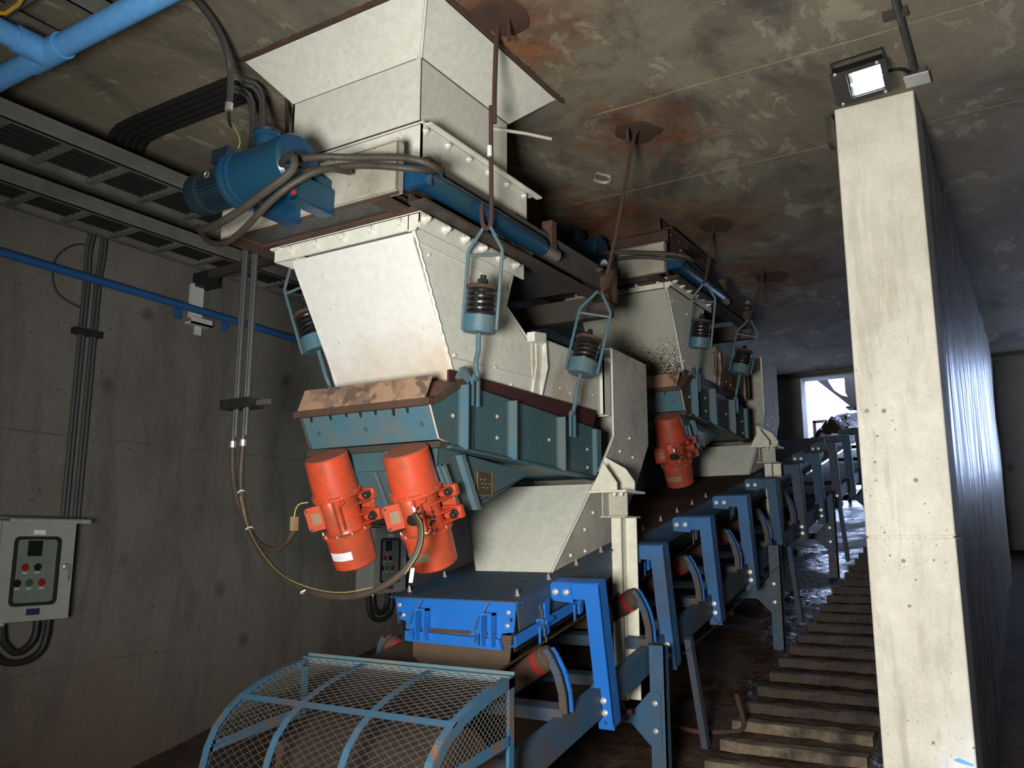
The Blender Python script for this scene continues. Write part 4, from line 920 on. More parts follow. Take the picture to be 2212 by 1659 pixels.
# legs of the frame standing on the ramp
for k, y in enumerate((4.14, 6.42, 8.45, 10.6)):
    zb = ramp_z(y); lg = G()
    lg.box((-1.758, y, zb-.01), (-1.675, y+.01, zs(y)+.02)); lg.box((-1.683, y, zb-.01), (-1.675, y+.05, zs(y)+.02)); L_ = cvr.part('leg', lg, 'blue_dusty' if k else 'blue_dusty')
    g = G(); g.box((2*CX+1.675, y, zb-.01), (2*CX+1.758, y+.01, zs(y))); cvr.part('leg', g, 'blue_dusty')
    g = G(); g.box((2*CX+1.72, y+.01, .74+RS*(y-4.14)-.04), (-1.72, y+.06, .74+RS*(y-4.14)+.02)); cvr.part('cross_member', g, 'blue_dusty')
    zc = .74+RS*(y-4.14); g = G(); g.py([(-1.86, zc+.01), (-1.76, zc+.12), (-1.70, zc+.12), (-1.70, zc-.13), (-1.76, zc-.13), (-1.86, zc-.035)], y-.002, -.006); cvr.part('gusset', g, 'blue_dusty')
    bolt(cvr, (-1.73, y-.008, zc+.07), (0, -1, 0), .010, .016, 'zinc', L_); bolt(cvr, (-1.73, y-.008, zc-.06), (0, -1, 0), .010, .016, 'zinc', L_)
    y2 = y+.66; g = G(); g.bar((-1.715, y+.45, zs(y+.45)-.08), (-1.70, y+.62, ramp_z(y+.62)), .05, .035, (1, 0, 0)) ; cvr.part('brace', g, 'blue_dusty')
for k in range(9):
    s = 3.05+.9*k; g = G(); g.bar(cv(CX-.5, s, -.10), cv(CX+.49, s, -.10), .06, .05, (0, -SN, CN)); cvr.part('cross_member', g, 'blue_dusty')
# arms carrying the skirt cover
for k in range(10):
    s = 3.60+.775*k; mt = 'blue' if k < 1 else 'blue_dimmed' if k < 4 else 'blue_dusty'; xo = -1.72  # farther arms take darker, dustier blues; dimming with distance put into the paint
    def q(x, h, dy=0): return cv(x, s, h)+Vector((0, dy*CN, dy*SN))
    g = G(); g.prism([q(-1.86, .475), q(xo-.012, .475), q(xo, .463), q(xo, -.185), q(-1.797, -.185), q(-1.797, .398), q(-1.86, .398)], Vector((0, .007, .0015)))
    g.prism([q(xo-.006, .47), q(xo, .463), q(xo, -.16), q(xo-.006, -.18)], Vector((0, .075, .016)))
    g.prism([q(-1.95, .476), q(xo, .476), q(xo, .470), q(-1.95, .470)], Vector((0, .075, .016)))
    ar = cvr.part('support_arm', g, mt)
    g = G(); g.prism([q(-1.975, .475), q(-1.855, .475), q(-1.855, .382), q(-1.975, .392)], Vector((0, -.006, -.001))); cvr.part('splice_plate', g, mt, ar)
    g = G(); g.prism([q(-1.845, -.03), q(-1.797, .02), q(-1.797, -.13), q(-1.845, -.16)], Vector((0, .02, 0))); cvr.part('foot_plate', g, 'blue_dusty', ar)
    if k < 8:
        for x in (-1.94, -1.885): bolt(cvr, q(x, .43)+Vector((0, -.006, 0)), (0, -1, 0), .011, .02, 'zinc', ar)
        for h in (-.055, -.11): bolt(cvr, q(-1.758, h), (0, -1, 0), .011, .02, 'zinc', ar)
        g = G(); g.cyl(q(-1.758, -.155)+Vector((0, -.001, 0)), q(-1.758, -.155)+Vector((0, -.003, 0)), .009, n=3); cvr.part('bolt_hole', g, 'black', ar)
# idler sets
def idler(s, lab):
    t = Thing('idler_set', lab, 'roller', cv(CX, s, 0), 'troughing idlers')
    g = G(); g.bar(cv(CX-.50, s, .005), cv(CX+.49, s, .005), .07, .055, (0, -SN, CN)); t.part('base_channel', g, 'blue_dusty')
    for sg in (1, -1):
        def q(x, h): return cv(CX+sg*(x-CX), s, h)
        a_, b_ = q(-1.845, .235), q(-2.085, .085)
        g = G(); L_ = (b_-a_).length; g.lathe([(.025, -.02), (.04, -.015), (.052, 0), (.052, L_), (.03, L_+.01)], a_, b_-a_, 20); rl = t.part('roller', g, 'rust')
        dd = (b_-a_).normalized(); g = G(); g.lathe([(.0535, .028), (.0535, .055)], a_, dd, 20); t.part('colour_band', g, 'redband', rl)
        g = G(); g.lathe([(.02, -.035), (.045, -.022), (.045, -.012)], a_, dd, 14); t.part('end_cap', g, 'rust', rl)
        for o_, m_ in ((-.028, 'blue_dusty'), (.024, 'blue')):
            g = G(); P = [(-1.775, .01), (-1.772, .09), (-1.785, .17), (-1.812, .235), (-1.835, .27)]
            for (x0, h0), (x1, h1) in zip(P, P[1:]): g.bar(q(x0, h0)+Vector((0, o_, 0)), q(x1, h1)+Vector((0, o_, 0)), .012, .034, (1, 0, 0))
            t.part('bracket', g, m_)
    g = G(); g.cyl(cv(CX-.16, s+.05, .09), cv(CX+.16, s+.05, .09), .05, n=18); t.part('roller', g, 'rust')
idler(3.30, 'nearest idler set, its rusty wing roller showing a red band')
idler(4.22, 'second idler set with twin curved blue brackets, beyond the cream post')
idler(4.98, 'third idler set, between the second and third blue arms')
idler(5.75, 'fourth idler set, dim, under the farther chute')
idler(6.5, 'fifth idler set in shade left of the farther cream post')
idler(7.3, 'sixth idler set, dark, right of the farther cream post')
# return rollers
for k, s in enumerate((3.95, 5.6, 7.4)):
    g = G(); g.cyl(cv(CX-.42, s, -.25), cv(CX+.42, s, -.25), .045, n=16); g.cyl(cv(CX-.48, s, -.25), cv(CX+.47, s, -.25), .015, n=8)
    one('return_roller', ['nearest rusty return roller under the belt', 'second return roller under the belt, in the dark', 'farthest return roller under the belt, in the dark'][k], 'roller', g, 'rust', 'return rollers')
# skirt cover
sk = Thing('skirtboard', 'bright blue skirt cover box over the conveyor belt', 'cover', (CX, 3.3, 1.1))
xl, xr = -2.635, -1.965; s0 = 3.30
SK = 9.7
g = G(); g.prism([cv(xl-.01, s0-.03, .47), cv(xr+.01, s0-.03, .47), cv(xr+.01, 4.5, .47), cv(xl-.01, 4.5, .47)], (0, 0, .006)); sk.part('top_plate', g, 'blue_dusty')
g = G(); g.prism([cv(xl-.01, 4.5, .47), cv(xr+.01, 4.5, .47), cv(xr+.01, SK, .47), cv(xl-.01, SK, .47)], (0, 0, .006)); sk.part('top_plate', g, 'mud_plate', label='mud-covered brown top plate')
for x in (xr-.004, xl):
    g = G(); g.prism([cv(x, s0, .47), cv(x, SK, .47), cv(x, SK, .34), cv(x, s0, .34)], (.005, 0, 0)); sk.part('side_panel', g, 'blue_dusty' if x < -2.3 else 'blue_dusty')
g = G(); y_, zt = 3.20, 1.342
g.py([(xl, zt), (xr, zt), (xr-.012, zt-.125), (xr-.075, zt-.135), (xr-.078, zt-.155), (xl+.075, zt-.14), (xl+.07, zt-.105), (xl+.035, zt-.10)], y_, .008); g.box((xl-.012, y_-.006, zt-.003), (xr+.012, y_+.05, zt+.004)); ep = sk.part('end_plate', g, 'blue')
for x, z in ((xl+.03, zt-.035), (xl+.055, zt-.08), (xr-.04, zt-.045), (xr-.045, zt-.10)): bolt(sk, (x, y_, z), (0, -1, 0), .008, .008, 'zinc', ep)
g = G(); g.py([(-2.56, 1.195), (-2.045, 1.185), (-2.03, 1.14), (-2.56, 1.15)], y_-.012, .02); sk.part('clamp_bar', g, 'blue')
g = G(); g.box((-2.47, y_-.008, 1.197), (-2.11, y_+.004, 1.212)); sk.part('rusty_strip', g, 'rust')
def clamp(p, ax, n, mat='blue'):
    p = Vector(p); ax = Vector(ax); n = Vector(n).normalized(); up = ax.cross(n).normalized()
    if up.z < 0: up = -up
    g = G()
    def Q(a, u, o): return p+ax*a+up*u+n*o
    g.prism([Q(-.03, .075, 0), Q(.03, .075, 0), Q(.03, .075, .035), Q(-.03, .075, .035)], up*-.01)
    for a_ in (-.03, .02): g.prism([Q(a_, .075, 0), Q(a_, .075, .035), Q(a_, .02, .04), Q(a_, -.065, .03), Q(a_, -.065, 0)], ax*.01)
    g.prism([Q(-.075, .0, .01), Q(-.03, .01, .01), Q(-.03, -.012, .01), Q(-.07, -.02, .01)], n*.03)
    g.prism([Q(-.062, .0, .02), Q(-.045, .0, .02), Q(-.048, -.065, .012), Q(-.06, -.065, .012)], n*.01)
    c = sk.part('wedge_clamp', g, mat)
    g = G(); g.tube([Q(-.035, .06, .045)+up*.012*math.sin(k*1.3)-up*.013*k+ax*(.01*math.cos(k*.9)-.006*k*.5) for k in range(9)], .0022, 5, 1); g.tube([Q(-.02, .06, .04), Q(-.01, .1, .02), Q(.0, .115, .01)], .002, 5, 1); sk.part('chain', g, 'galv', c)
clamp((-2.45, y_-.012, 1.225), (1, 0, 0), (0, -1, 0)); clamp((-2.09, y_-.012, 1.22), (1, 0, 0), (0, -1, 0))
sdir = Vector((0, CN, SN))
g = G(); g.prism([cv(xr+.02, 3.22, .345), cv(xr+.02, 4.0, .345), cv(xr+.02, 4.0, .30), cv(xr+.02, 3.22, .30)], (.008, 0, 0)); g.prism([cv(xr-.01, 3.22, .302), cv(xr-.01, 4.0, .302), cv(xr-.01, 4.0, .297), cv(xr-.01, 3.22, .297)], (.035, 0, 0)); sk.part('clamp_bar', g, 'blue')
for s in (3.47, 3.80, 4.65, 5.45, 6.25):
    p = cv(xr+.03, s, .34); g = G()
    g.prism([p+sdir*-.022+Vector((0, 0, .075)), p+sdir*.022+Vector((0, 0, .085)), p+sdir*.018+Vector((0, 0, -.06)), p+sdir*-.018+Vector((0, 0, -.065))], (.012, 0, 0)); g.prism([p+sdir*-.03+Vector((-.03, 0, .01)), p+sdir*.035+Vector((-.03, 0, .01)), p+sdir*.035+Vector((-.03, 0, -.008)), p+sdir*-.03+Vector((-.03, 0, -.008))], (.055, 0, 0)); g.prism([p+sdir*-.062+Vector((0, 0, -.01)), p+sdir*-.045+Vector((0, 0, -.01)), p+sdir*-.05+Vector((0, 0, -.085)), p+sdir*-.06+Vector((0, 0, -.085))], (.008, 0, 0))
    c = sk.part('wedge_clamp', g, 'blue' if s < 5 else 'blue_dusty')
    if s < 3.6:
        g = G()
        for j in range(8):
            cc = p+sdir*(-.085+.007*j)+Vector((.02, 0, .075-.021*j)); g.tube([cc+Vector((.004*(j % 2), .006*math.cos(a_*PI/3), .013*math.sin(a_*PI/3))) for a_ in range(7)], .0018, 5)
        sk.part('chain', g, 'galv', c)
for k in range(10):
    for x in (xl+.04, xr-.03):
        if k < 7 or x > -2: bolt(sk, cv(x, 3.36+.28*k, .475), (0, -SN, CN), .008, .03, 'zinc')
g = G(); n_ = 16
g.prism([(-2.53+.53*k/n_, 3.215+.006*math.sin(k*.9), 1.20) for k in range(n_+1)]+[(-2.01-.52*k/n_, 3.205+.006*math.sin(k*.9), 1.035+.006*noise.noise(Vector((k*.7, 0, 0)))) for k in range(n_+1)], (0, .008, 0)); sk.part('rubber_curtain', g, 'curtain', label='brown rubber curtain hanging in front of the belt')
g = G(); g.prism([cv(xr-.03, 3.28, .40), cv(xr-.03, SK, .40), cv(xr-.03, SK, .255), cv(xr-.03, 3.28, .255)], (.012, 0, 0)); g.prism([cv(xl+.03, 3.28, .40), cv(xl+.03, SK, .40), cv(xl+.03, SK, .255), cv(xl+.03, 3.28, .255)], (.012, 0, 0)); sk.part('skirt_rubber', g, 'black')
# pull cord
g = G(); P = []
for k in range(8):
    s = 4.25+1.25*k; P.append(cv(-1.62, s, -.05))
    if k < 7: P.append(cv(-1.62, s+.62, -.065))
g.tube(P, .002, 5); one('pull_cord', 'thin emergency pull cord stretched along the conveyor side', 'cord', g, 'steel_dark')
g = G(); g.tube([(-1.58, 4.95, .75), (-1.55, 4.98, .60), (-1.57, 5.02, .545), (-1.64, 5.0, .53), (-1.80, 4.9, .53), (-1.92, 4.85, .56)], .014, 8, 2); one('floor_hose', 'dark bent hose loop lying on the mud under the conveyor', 'hose', g, 'rust_bar')

# spilled material riding on the far end of the belt
g = G(); nx_, ny_ = 16, 22; rw = []
for j in range(ny_+1):
    y = 11.0+1.3*j/ny_; rw.append([])
    for i in range(nx_+1):
        x = -2.42+.50*i/nx_; e = math.sin(PI*i/nx_)**.5*math.sin(PI*min(1, (j+1)/9))**.6 if j < 4 else math.sin(PI*i/nx_)**.4
        rw[-1].append(g.b.verts.new((x, y, 2.76+RS*(y-11.0)+e*(.30+.10*noise.noise(Vector((x*9, y*6, 2)))+.05*noise.noise(Vector((x*25, y*18, 5)))))))
for j in range(ny_):
    for i in range(nx_): g.b.faces.new([rw[j][i], rw[j][i+1], rw[j+1][i+1], rw[j+1][i]])
one('ore_heap', 'dark lumpy heap of ore on the far end of the belt against daylight', 'ore', g, 'mud', kind='stuff')

# ------------------------------------------------------------------ tail guard
def guard():
    t = Thing('tail_guard', 'curved blue frame guard with expanded mesh over the conveyor tail', 'guard', (-2.2, 2.5, .4))
    xa, xb = -2.71, -1.685
    prof = [(2.735, 1.12), (2.60, 1.095), (2.48, 1.06), (2.38, 1.02), (2.31, .975), (2.255, .92), (2.22, .85), (2.20, .77), (2.20, .68), (2.215, .6), (2.25, .52), (2.30, .45)]
    cum = [0]
    for a_, b_ in zip(prof, prof[1:]): cum.append(cum[-1]+math.dist(a_, b_))
    Lt = cum[-1]
    def pf(u):
        u = max(0, min(Lt, u))
        for i in range(len(cum)-1):
            if u <= cum[i+1]:
                f = (u-cum[i])/(cum[i+1]-cum[i]); return (prof[i][0]*(1-f)+prof[i+1][0]*f, prof[i][1]*(1-f)+prof[i+1][1]*f)
    def strip(x0, x1, name='hoop'):
        g = G()
        for a_, b_ in zip(prof, prof[1:]): g.prism([(x0, a_[0], a_[1]), (x1, a_[0], a_[1]), (x1, b_[0], b_[1]), (x0, b_[0], b_[1])], (0, -.004, .004))
        return t.part(name, g, 'guard_blue')
    strip(xa, xa+.03); strip(xb-.03, xb); strip(-2.39, -2.363); strip(-2.055, -2.028)
    for x in (xb-.004, xa):     # curved side flats
        g = G()
        for a_, b_ in zip(prof, prof[1:]):
            c0, c1 = [Vector((0, p[0]-2.72, p[1]-.75)).normalized()*.035 for p in (a_, b_)]
            g.prism([(x, a_[0], a_[1]), (x, b_[0], b_[1]), (x, b_[0]-c1.y, b_[1]-c1.z), (x, a_[0]-c0.y, a_[1]-c0.z)], (.005, 0, 0))
        t.part('side_hoop', g, 'guard_blue')
    g = G(); g.box((xa, 2.73, 1.095), (xb, 2.736, 1.135)); g.box((xa, 2.70, 1.118), (xb, 2.735, 1.123)); t.part('top_bar', g, 'teal_light', label='light blue top bar with chipped paint')
    for u, m_ in ((.37, 'guard_blue'), (1.0, 'guard_blue')):
        y, z = pf(u); y2, z2 = pf(u+.028); g = G(); g.prism([(xa, y, z), (xb, y, z), (xb, y2, z2), (xa, y2, z2)], (0, -.006, .004)); t.part('cross_flat', g, m_)
    for x in (xb-.004, xa): 
        g = G(); g.box((x, 2.695, .50), (x+.005, 2.735, 1.12)); g.box((x-.03, 2.73, .50), (x+.005, 2.735, 1.12)); t.part('upright', g, 'guard_blue')
        g = G(); g.prism([(x, 2.70, .925), (x, 2.235, .865), (x, 2.225, .83), (x, 2.70, .888)], (.005, 0, 0)); t.part('lower_flat', g, 'guard_blue')
    # expanded metal: two families of thin strands following the curve
    g = G(); W_ = xb-xa; P = .0235; tan = .62
    def seg(p, q, nrm):
        d = (q-p).normalized(); s_ = d.cross(nrm).normalized()*.0011; u_ = nrm*.0011
        A = [g.b.verts.new(p+s_), g.b.verts.new(p-s_+u_), g.b.verts.new(p-s_-u_)]; B = [g.b.verts.new(q+s_), g.b.verts.new(q-s_+u_), g.b.verts.new(q-s_-u_)]
        for i in range(3): g.b.faces.new([A[i], A[(i+1) % 3], B[(i+1) % 3], B[i]])
    for fam in (1, -1):
        x = -Lt/tan if fam == 1 else 0
        while x < W_+(0 if fam == 1 else Lt/tan):
            pts = []; N = 22
            for k in range(N+1):
                u = Lt*k/N; xx = x+fam*u/tan if fam == 1 else x-u/tan
                pts.append((xx, u))
            for (x0, u0), (x1, u1) in zip(pts, pts[1:]):
                if x0 < 0 and x1 < 0 or x0 > W_ and x1 > W_: continue
                def cl(xv, uv, xo, uo):
                    if xv < 0: f = (0-xo)/(xv-xo); return 0, uo+(uv-uo)*f
                    if xv > W_: f = (W_-xo)/(xv-xo); return W_, uo+(uv-uo)*f
                    return xv, uv
                a_, b_ = cl(x0, u0, x1, u1), cl(x1, u1, x0, u0)
                ya, za = pf(a_[1]); yb, zb = pf(b_[1]); nr = Vector((0, (ya+yb)/2-2.72, (za+zb)/2-.75)).normalized()
                seg(Vector((xa+a_[0], ya, za)), Vector((xa+b_[0], yb, zb)), nr)
            x += P/tan*1.25
    t.part('expanded_mesh', g, 'galv', kind='stuff')
    # flat mesh in the right side cheek
    def inside(y, z): 
        if y > 2.70 or z < .90+.13*(y-2.70): return False
        lim = None
        for a_, b_ in zip(prof, prof[1:]):
            if b_[0] < y <= a_[0]: f = (y-b_[0])/(a_[0]-b_[0]); lim = b_[1]*(1-f)+a_[1]*f
        return lim is not None and z < lim-.02
    for x in (xb-.002, xa+.002):
        g = G(); st = .024
        for fam in (1, -1):
            for k in range(-40, 60):
                pts = [(2.2+.012*j, .85+k*st+fam*.9*.012*j) for j in range(45)]
                for a_, b_ in zip(pts, pts[1:]):
                    if inside(*a_) and inside(*b_): seg(Vector((x, a_[0], a_[1])), Vector((x, b_[0], b_[1])), Vector((1, 0, 0)))
        t.part('expanded_mesh', g, 'galv', kind='stuff')
    return t
guard()

# ------------------------------------------------------------------ cable trays, conduits, pipes
def tray(x0, x1, z, y0, y1, lab, ph=0.):
    t = Thing('cable_tray', lab, 'cable tray', ((x0+x1)/2, (y0+y1)/2, z), 'cable trays')
    for x, s_ in ((x0, 1), (x1, -1)):
        g = G(); g.box((x, y0, z), (x+s_*.004, y1, z+.10)); g.box((x, y0, z), (x+s_*.03, y1, z+.006)); g.box((x, y0, z+.094), (x+s_*.02, y1, z+.1))
        for h in (.03, .06): g.box((x-s_*.004, y0, z+h), (x, y1, z+h+.008))
        t.part('side_rail', g, 'tray')
    y = y0+ph
    while y < y1:
        g = G(); g.box((x0+.005, y, z+.012), (x1-.005, y+.04, z+.035)); t.part('rung', g, 'tray'); y += .32
    return t
tray(-4.45, -4.02, 3.58, -1.6, 11.9, 'ladder cable tray running nearer the hoppers')
tray(-4.93, -4.58, 3.50, -1.6, 11.9, 'ladder cable tray close against the left wall', .15)
tray(-3.62, -3.20, 3.78, -1.6, 1.95, 'short cable tray ending above the bright blue pipe')
for k, (x0, x1, z0, n_) in enumerate(((-4.40, -4.07, 3.62, 6), (-4.88, -4.63, 3.54, 4))):
    for j in range(n_):
        x = x0+(x1-x0)*(j+.5)/n_; g = G(); P = [(x+.012*noise.noise(Vector((i*.8, j, k))), -1.5+i*.9, z0+.004*noise.noise(Vector((i, j, 5)))) for i in range(15)]; g.tube(P, .014, 6, 1)
        one('power_cable', ['black cable lying in the ladder tray nearer the hoppers', 'black cable lying in the ladder tray against the left wall'][k], 'cable', g, 'black', ['cables in the tray nearer the hoppers', 'cables in the tray against the wall'][k])
# tray wall arm
t = Thing('wall_bracket', 'dark bracket arm under the trays with a pale channel on the wall', 'bracket', (-4.9, 3.78, 3.2))
g = G(); g.box((-5.0, 3.76, 3.43), (-4.0, 3.80, 3.49)); t.part('arm', g, 'steel_dark')
g = G(); g.box((-5.0, 3.72, 3.15), (-4.97, 3.82, 3.40)); t.part('channel', g, 'whitebox')
g = G(); g.box((-5.0, 3.74, 3.38), (-4.86, 3.86, 3.48)); t.part('clamp', g, 'black')
t = Thing('pipe_bracket', 'pale channel bracket holding the thin blue wall pipe', 'bracket', (-4.95, 3.87, 3.08))
g = G(); g.box((-5.0, 3.70, 3.10), (-4.93, 3.88, 3.115)); g.box((-4.935, 3.70, 3.10), (-4.93, 3.88, 3.15)); g.box((-5.0, 3.78, 3.04), (-4.985, 3.83, 3.16)); t.part('channel', g, 'whitebox')
g = G(); g.tube([(-4.955, -2.5, 3.30), (-4.955, 2.43, 3.235), (-4.955, 4.75, 3.19), (-4.955, 9, 3.13)], .026, 12); one('wall_pipe', 'thin dark blue pipe running level along the left wall', 'pipe', g, 'wallpipe_blue')
for y in (3.62, 4.02):
    g = G(); g.tube([(-4.955+.03*math.cos(k*PI/5), y, 3.21+.034*math.sin(k*PI/5)) for k in range(6, 10)], .006, 5); g.box((-4.99, y-.02, 3.12), (-4.975, y+.03, 3.19)); one('pipe_saddle', ['blue saddle under the wall pipe left of its pale bracket', 'blue saddle under the wall pipe right of its pale bracket'][y > 3.8], 'saddle', g, 'wallpipe_blue')
t = Thing('water_pipe', 'thick bright sky blue pipe with tee crossing the upper left corner', 'pipe', (-3.5, 1.78, 3.68))
zp = 3.69; rp_ = .05
g = G(); g.tube([(-4.99, 1.80, zp), (-1.2, 1.80, zp)], rp_, 24); t.part('pipe', g, 'pipe_blue')
g = G(); g.tube([(-3.50, -2.5, zp), (-3.50, 1.75, zp)], rp_, 24); t.part('branch_pipe', g, 'pipe_blue')
g = G(); g.tube([(-3.62, 1.80, zp), (-3.38, 1.80, zp)], rp_+.008, 24); g.tube([(-3.50, 1.66, zp), (-3.50, 1.80, zp)], rp_+.008, 24); t.part('tee_fitting', g, 'pipe_blue')
g = G(); g.tube([(-3.9, 1.25, 3.80), (-3.51, 1.60, 3.755), (-3.30, 1.585, 3.75), (-3.05, 1.50, 3.79)], .009, 8, 1); one('yellow_cable', 'short yellow cable end in the extreme upper left corner', 'cable', g, 'yellow')
# bundle of black cables on the ceiling and grey drops to the motors
for j in range(5):
    x0 = -3.20-.03*(j % 3); y0 = 2.60+.045*j
    g = G(); P = [(-4.36, y0+.03, 3.72), (-4.35, y0+.03, 3.83), (-4.31, y0+.02, 3.885), (-4.2, y0, 3.905), (-3.6, y0, 3.905), (-3.30, y0, 3.90)]; g.tube(P, .019, 8, 1)
    one('ceiling_cable', 'black cable in the flat bundle crossing the ceiling to the hopper corner', 'cable', g, 'black', 'cables bundled across the ceiling')
drops = [(-3.30, 2.76), (-3.26, 2.74), (-3.205, 2.74), (-3.165, 2.72)]
labs = ['leftmost of the four grey conduits dropping to the orange motors', 'second from left of the four grey conduits dropping to the orange motors', 'third from left of the four grey conduits dropping to the orange motors', 'rightmost of the four grey conduits dropping to the orange motors']
for (x, y), lb, e in zip(drops, labs, (1, 0, 1, 0)):
    g = G(); g.tube([(x-.05, y-.1, 3.885), (x-.01, y-.04, 3.88), (x, y, 3.80), (x, y, 3.4), (x, y, 2.06 if e else 2.09)], .0115, 10, 1)
    t = Thing('drop_conduit', lb, 'conduit', (x, y, 2.06)); t.part('tube', g, 'conduit')
    if e:
        g = G(); g.cyl((x, y, 2.045), (x, y, 2.075), .0155, n=10); t.part('end_bush', g, 'zinc')
t = Thing('conduit_clamp', 'black strut clamp tying the four drop conduits together', 'clamp', (-3.24, 2.76, 2.24))
g = G(); g.box((-3.335, 2.695, 2.225), (-3.13, 2.79, 2.27)); t.part('strut', g, 'black'); g = G(); g.box((-3.14, 2.74, 2.235), (-3.05, 2.76, 2.26)); t.part('tail', g, 'rail_steel')
F1 = hose('flexible_conduit', 'short brown flexible conduit looping to the left orange motor', [(-3.30, 2.76, 2.045), (-3.29, 2.76, 1.92), (-3.24, 2.75, 1.79), (-3.15, 2.75, 1.66), (-3.03, 2.72, 1.58), (-2.89, 2.69, 1.555), (-2.80, 2.67, 1.60), (-2.765, 2.67, 1.65)], .0135, 'flex')
g = G(); g.box((-2.778, 2.655, 1.645), (-2.753, 2.68, 1.705)); F1.part('end_tag', g, 'tan')
g = G(); g.tube([(-2.765, 2.665, 1.70), (-2.755, 2.66, 1.735), (-2.735, 2.66, 1.76), (-2.70, 2.68, 1.765)], .003, 6, 1); F1.part('earth_wire', g, 'earth')
f2 = [(-3.205, 2.74, 2.045), (-3.21, 2.74, 1.9), (-3.19, 2.74, 1.79), (-3.15, 2.75, 1.66), (-2.97, 2.68, 1.54), (-2.77, 2.62, 1.44), (-2.57, 2.58, 1.395), (-2.36, 2.55, 1.38), (-2.19, 2.54, 1.41), (-2.06, 2.55, 1.48), (-2.0, 2.57, 1.57), (-2.01, 2.59, 1.66), (-2.06, 2.61, 1.70)]
F2 = hose('flexible_conduit', 'long brown flexible conduit sagging to the right orange motor', f2, .0135, 'flex')
g = G(); g.tube([Vector(p)+Vector((.0, -.012, .018)) for p in f2[2:9]], .0018, 6, 2); g.tube([Vector(p)+Vector((.016, -.012, .0)) for p in f2[9:]], .0018, 6, 2); F2.part('earth_wire', g, 'earth')
g = G(); g.rounded(.018, .055, .004, (-2.03, 2.56, 1.475), (1, 0, 0), (0, .2, .98), -.002); F2.part('hanging_tag', g, 'white')
for k, p in enumerate(((-3.2, 2.74, 1.83), (-3.13, 2.74, 1.66), (-2.6, 2.58, 1.4))):
    g = G(); g.lathe([(.018, 0), (.018, .006)], p, (.5, 0, -1), 10); F2.part('cable_tie', g, 'whitebox')
T2 = Thing('motor_conduit', 'bent grey conduit from the ceiling with a yellow wire to the power unit', 'conduit', (-3.03, 2.4, 3.4))
g = G(); g.tube([(-2.62, 1.0, 3.91), (-2.78, 1.65, 3.91), (-2.89, 2.09, 3.90), (-2.97, 2.28, 3.87), (-3.025, 2.38, 3.80), (-3.035, 2.4, 3.72), (-3.035, 2.4, 3.59)], .016, 10, 2); T2.part('tube', g, 'conduit')
g = G(); g.cyl((-3.035, 2.4, 3.565), (-3.035, 2.4, 3.60), .019, n=12); T2.part('end_bush', g, 'zinc')
g = G(); g.tube([(-3.035, 2.4, 3.57), (-3.03, 2.4, 3.51), (-2.98, 2.395, 3.46), (-2.93, 2.39, 3.39), (-2.925, 2.38, 3.34), (-2.97, 2.37, 3.29), (-3.04, 2.36, 3.30)], .0035, 6, 2); T2.part('earth_wire', g, 'earth')
g = G(); g.tube([(-3.035, 2.4, 3.56), (-3.025, 2.4, 3.50), (-3.0, 2.395, 3.47)], .008, 6, 1); T2.part('cable_sheath', g, 'black')
for k, (y, lb) in enumerate(((2.93, 'leftmost'), (2.955, 'second'), (3.005, 'third'), (3.03, 'rightmost'))):
    g = G(); yy = y; g.tube([(-4.97, yy, 1.74), (-4.97, yy, 3.15), (-4.97, yy+.0, 3.25), (-4.965, yy-.02*(1 if k < 2 else -1)*.6, 3.4), (-4.95, yy, 3.54)], .0115, 8, 1)
    one('wall_conduit', lb+' of the four dark conduits rising from the wall control box', 'conduit', g, 'conduit')
t = Thing('conduit_saddle', 'dark strut holding the wall conduits above the control box', 'clamp', (-4.97, 2.98, 2.85)); g = G(); g.box((-5.0, 2.89, 2.86), (-4.952, 3.07, 2.90)); t.part('strut', g, 'black')
g = G(); g.tube([(-4.98, 2.91, 3.44), (-4.98, 2.84, 3.42), (-4.98, 2.74, 3.32), (-4.98, 2.725, 3.2), (-4.98, 2.76, 3.09), (-4.98, 2.84, 3.05), (-4.98, 2.93, 3.03)], .006, 6, 2); one('wall_wire', 'thin wire looping left of the wall conduits under the trays', 'wire', g, 'hose')

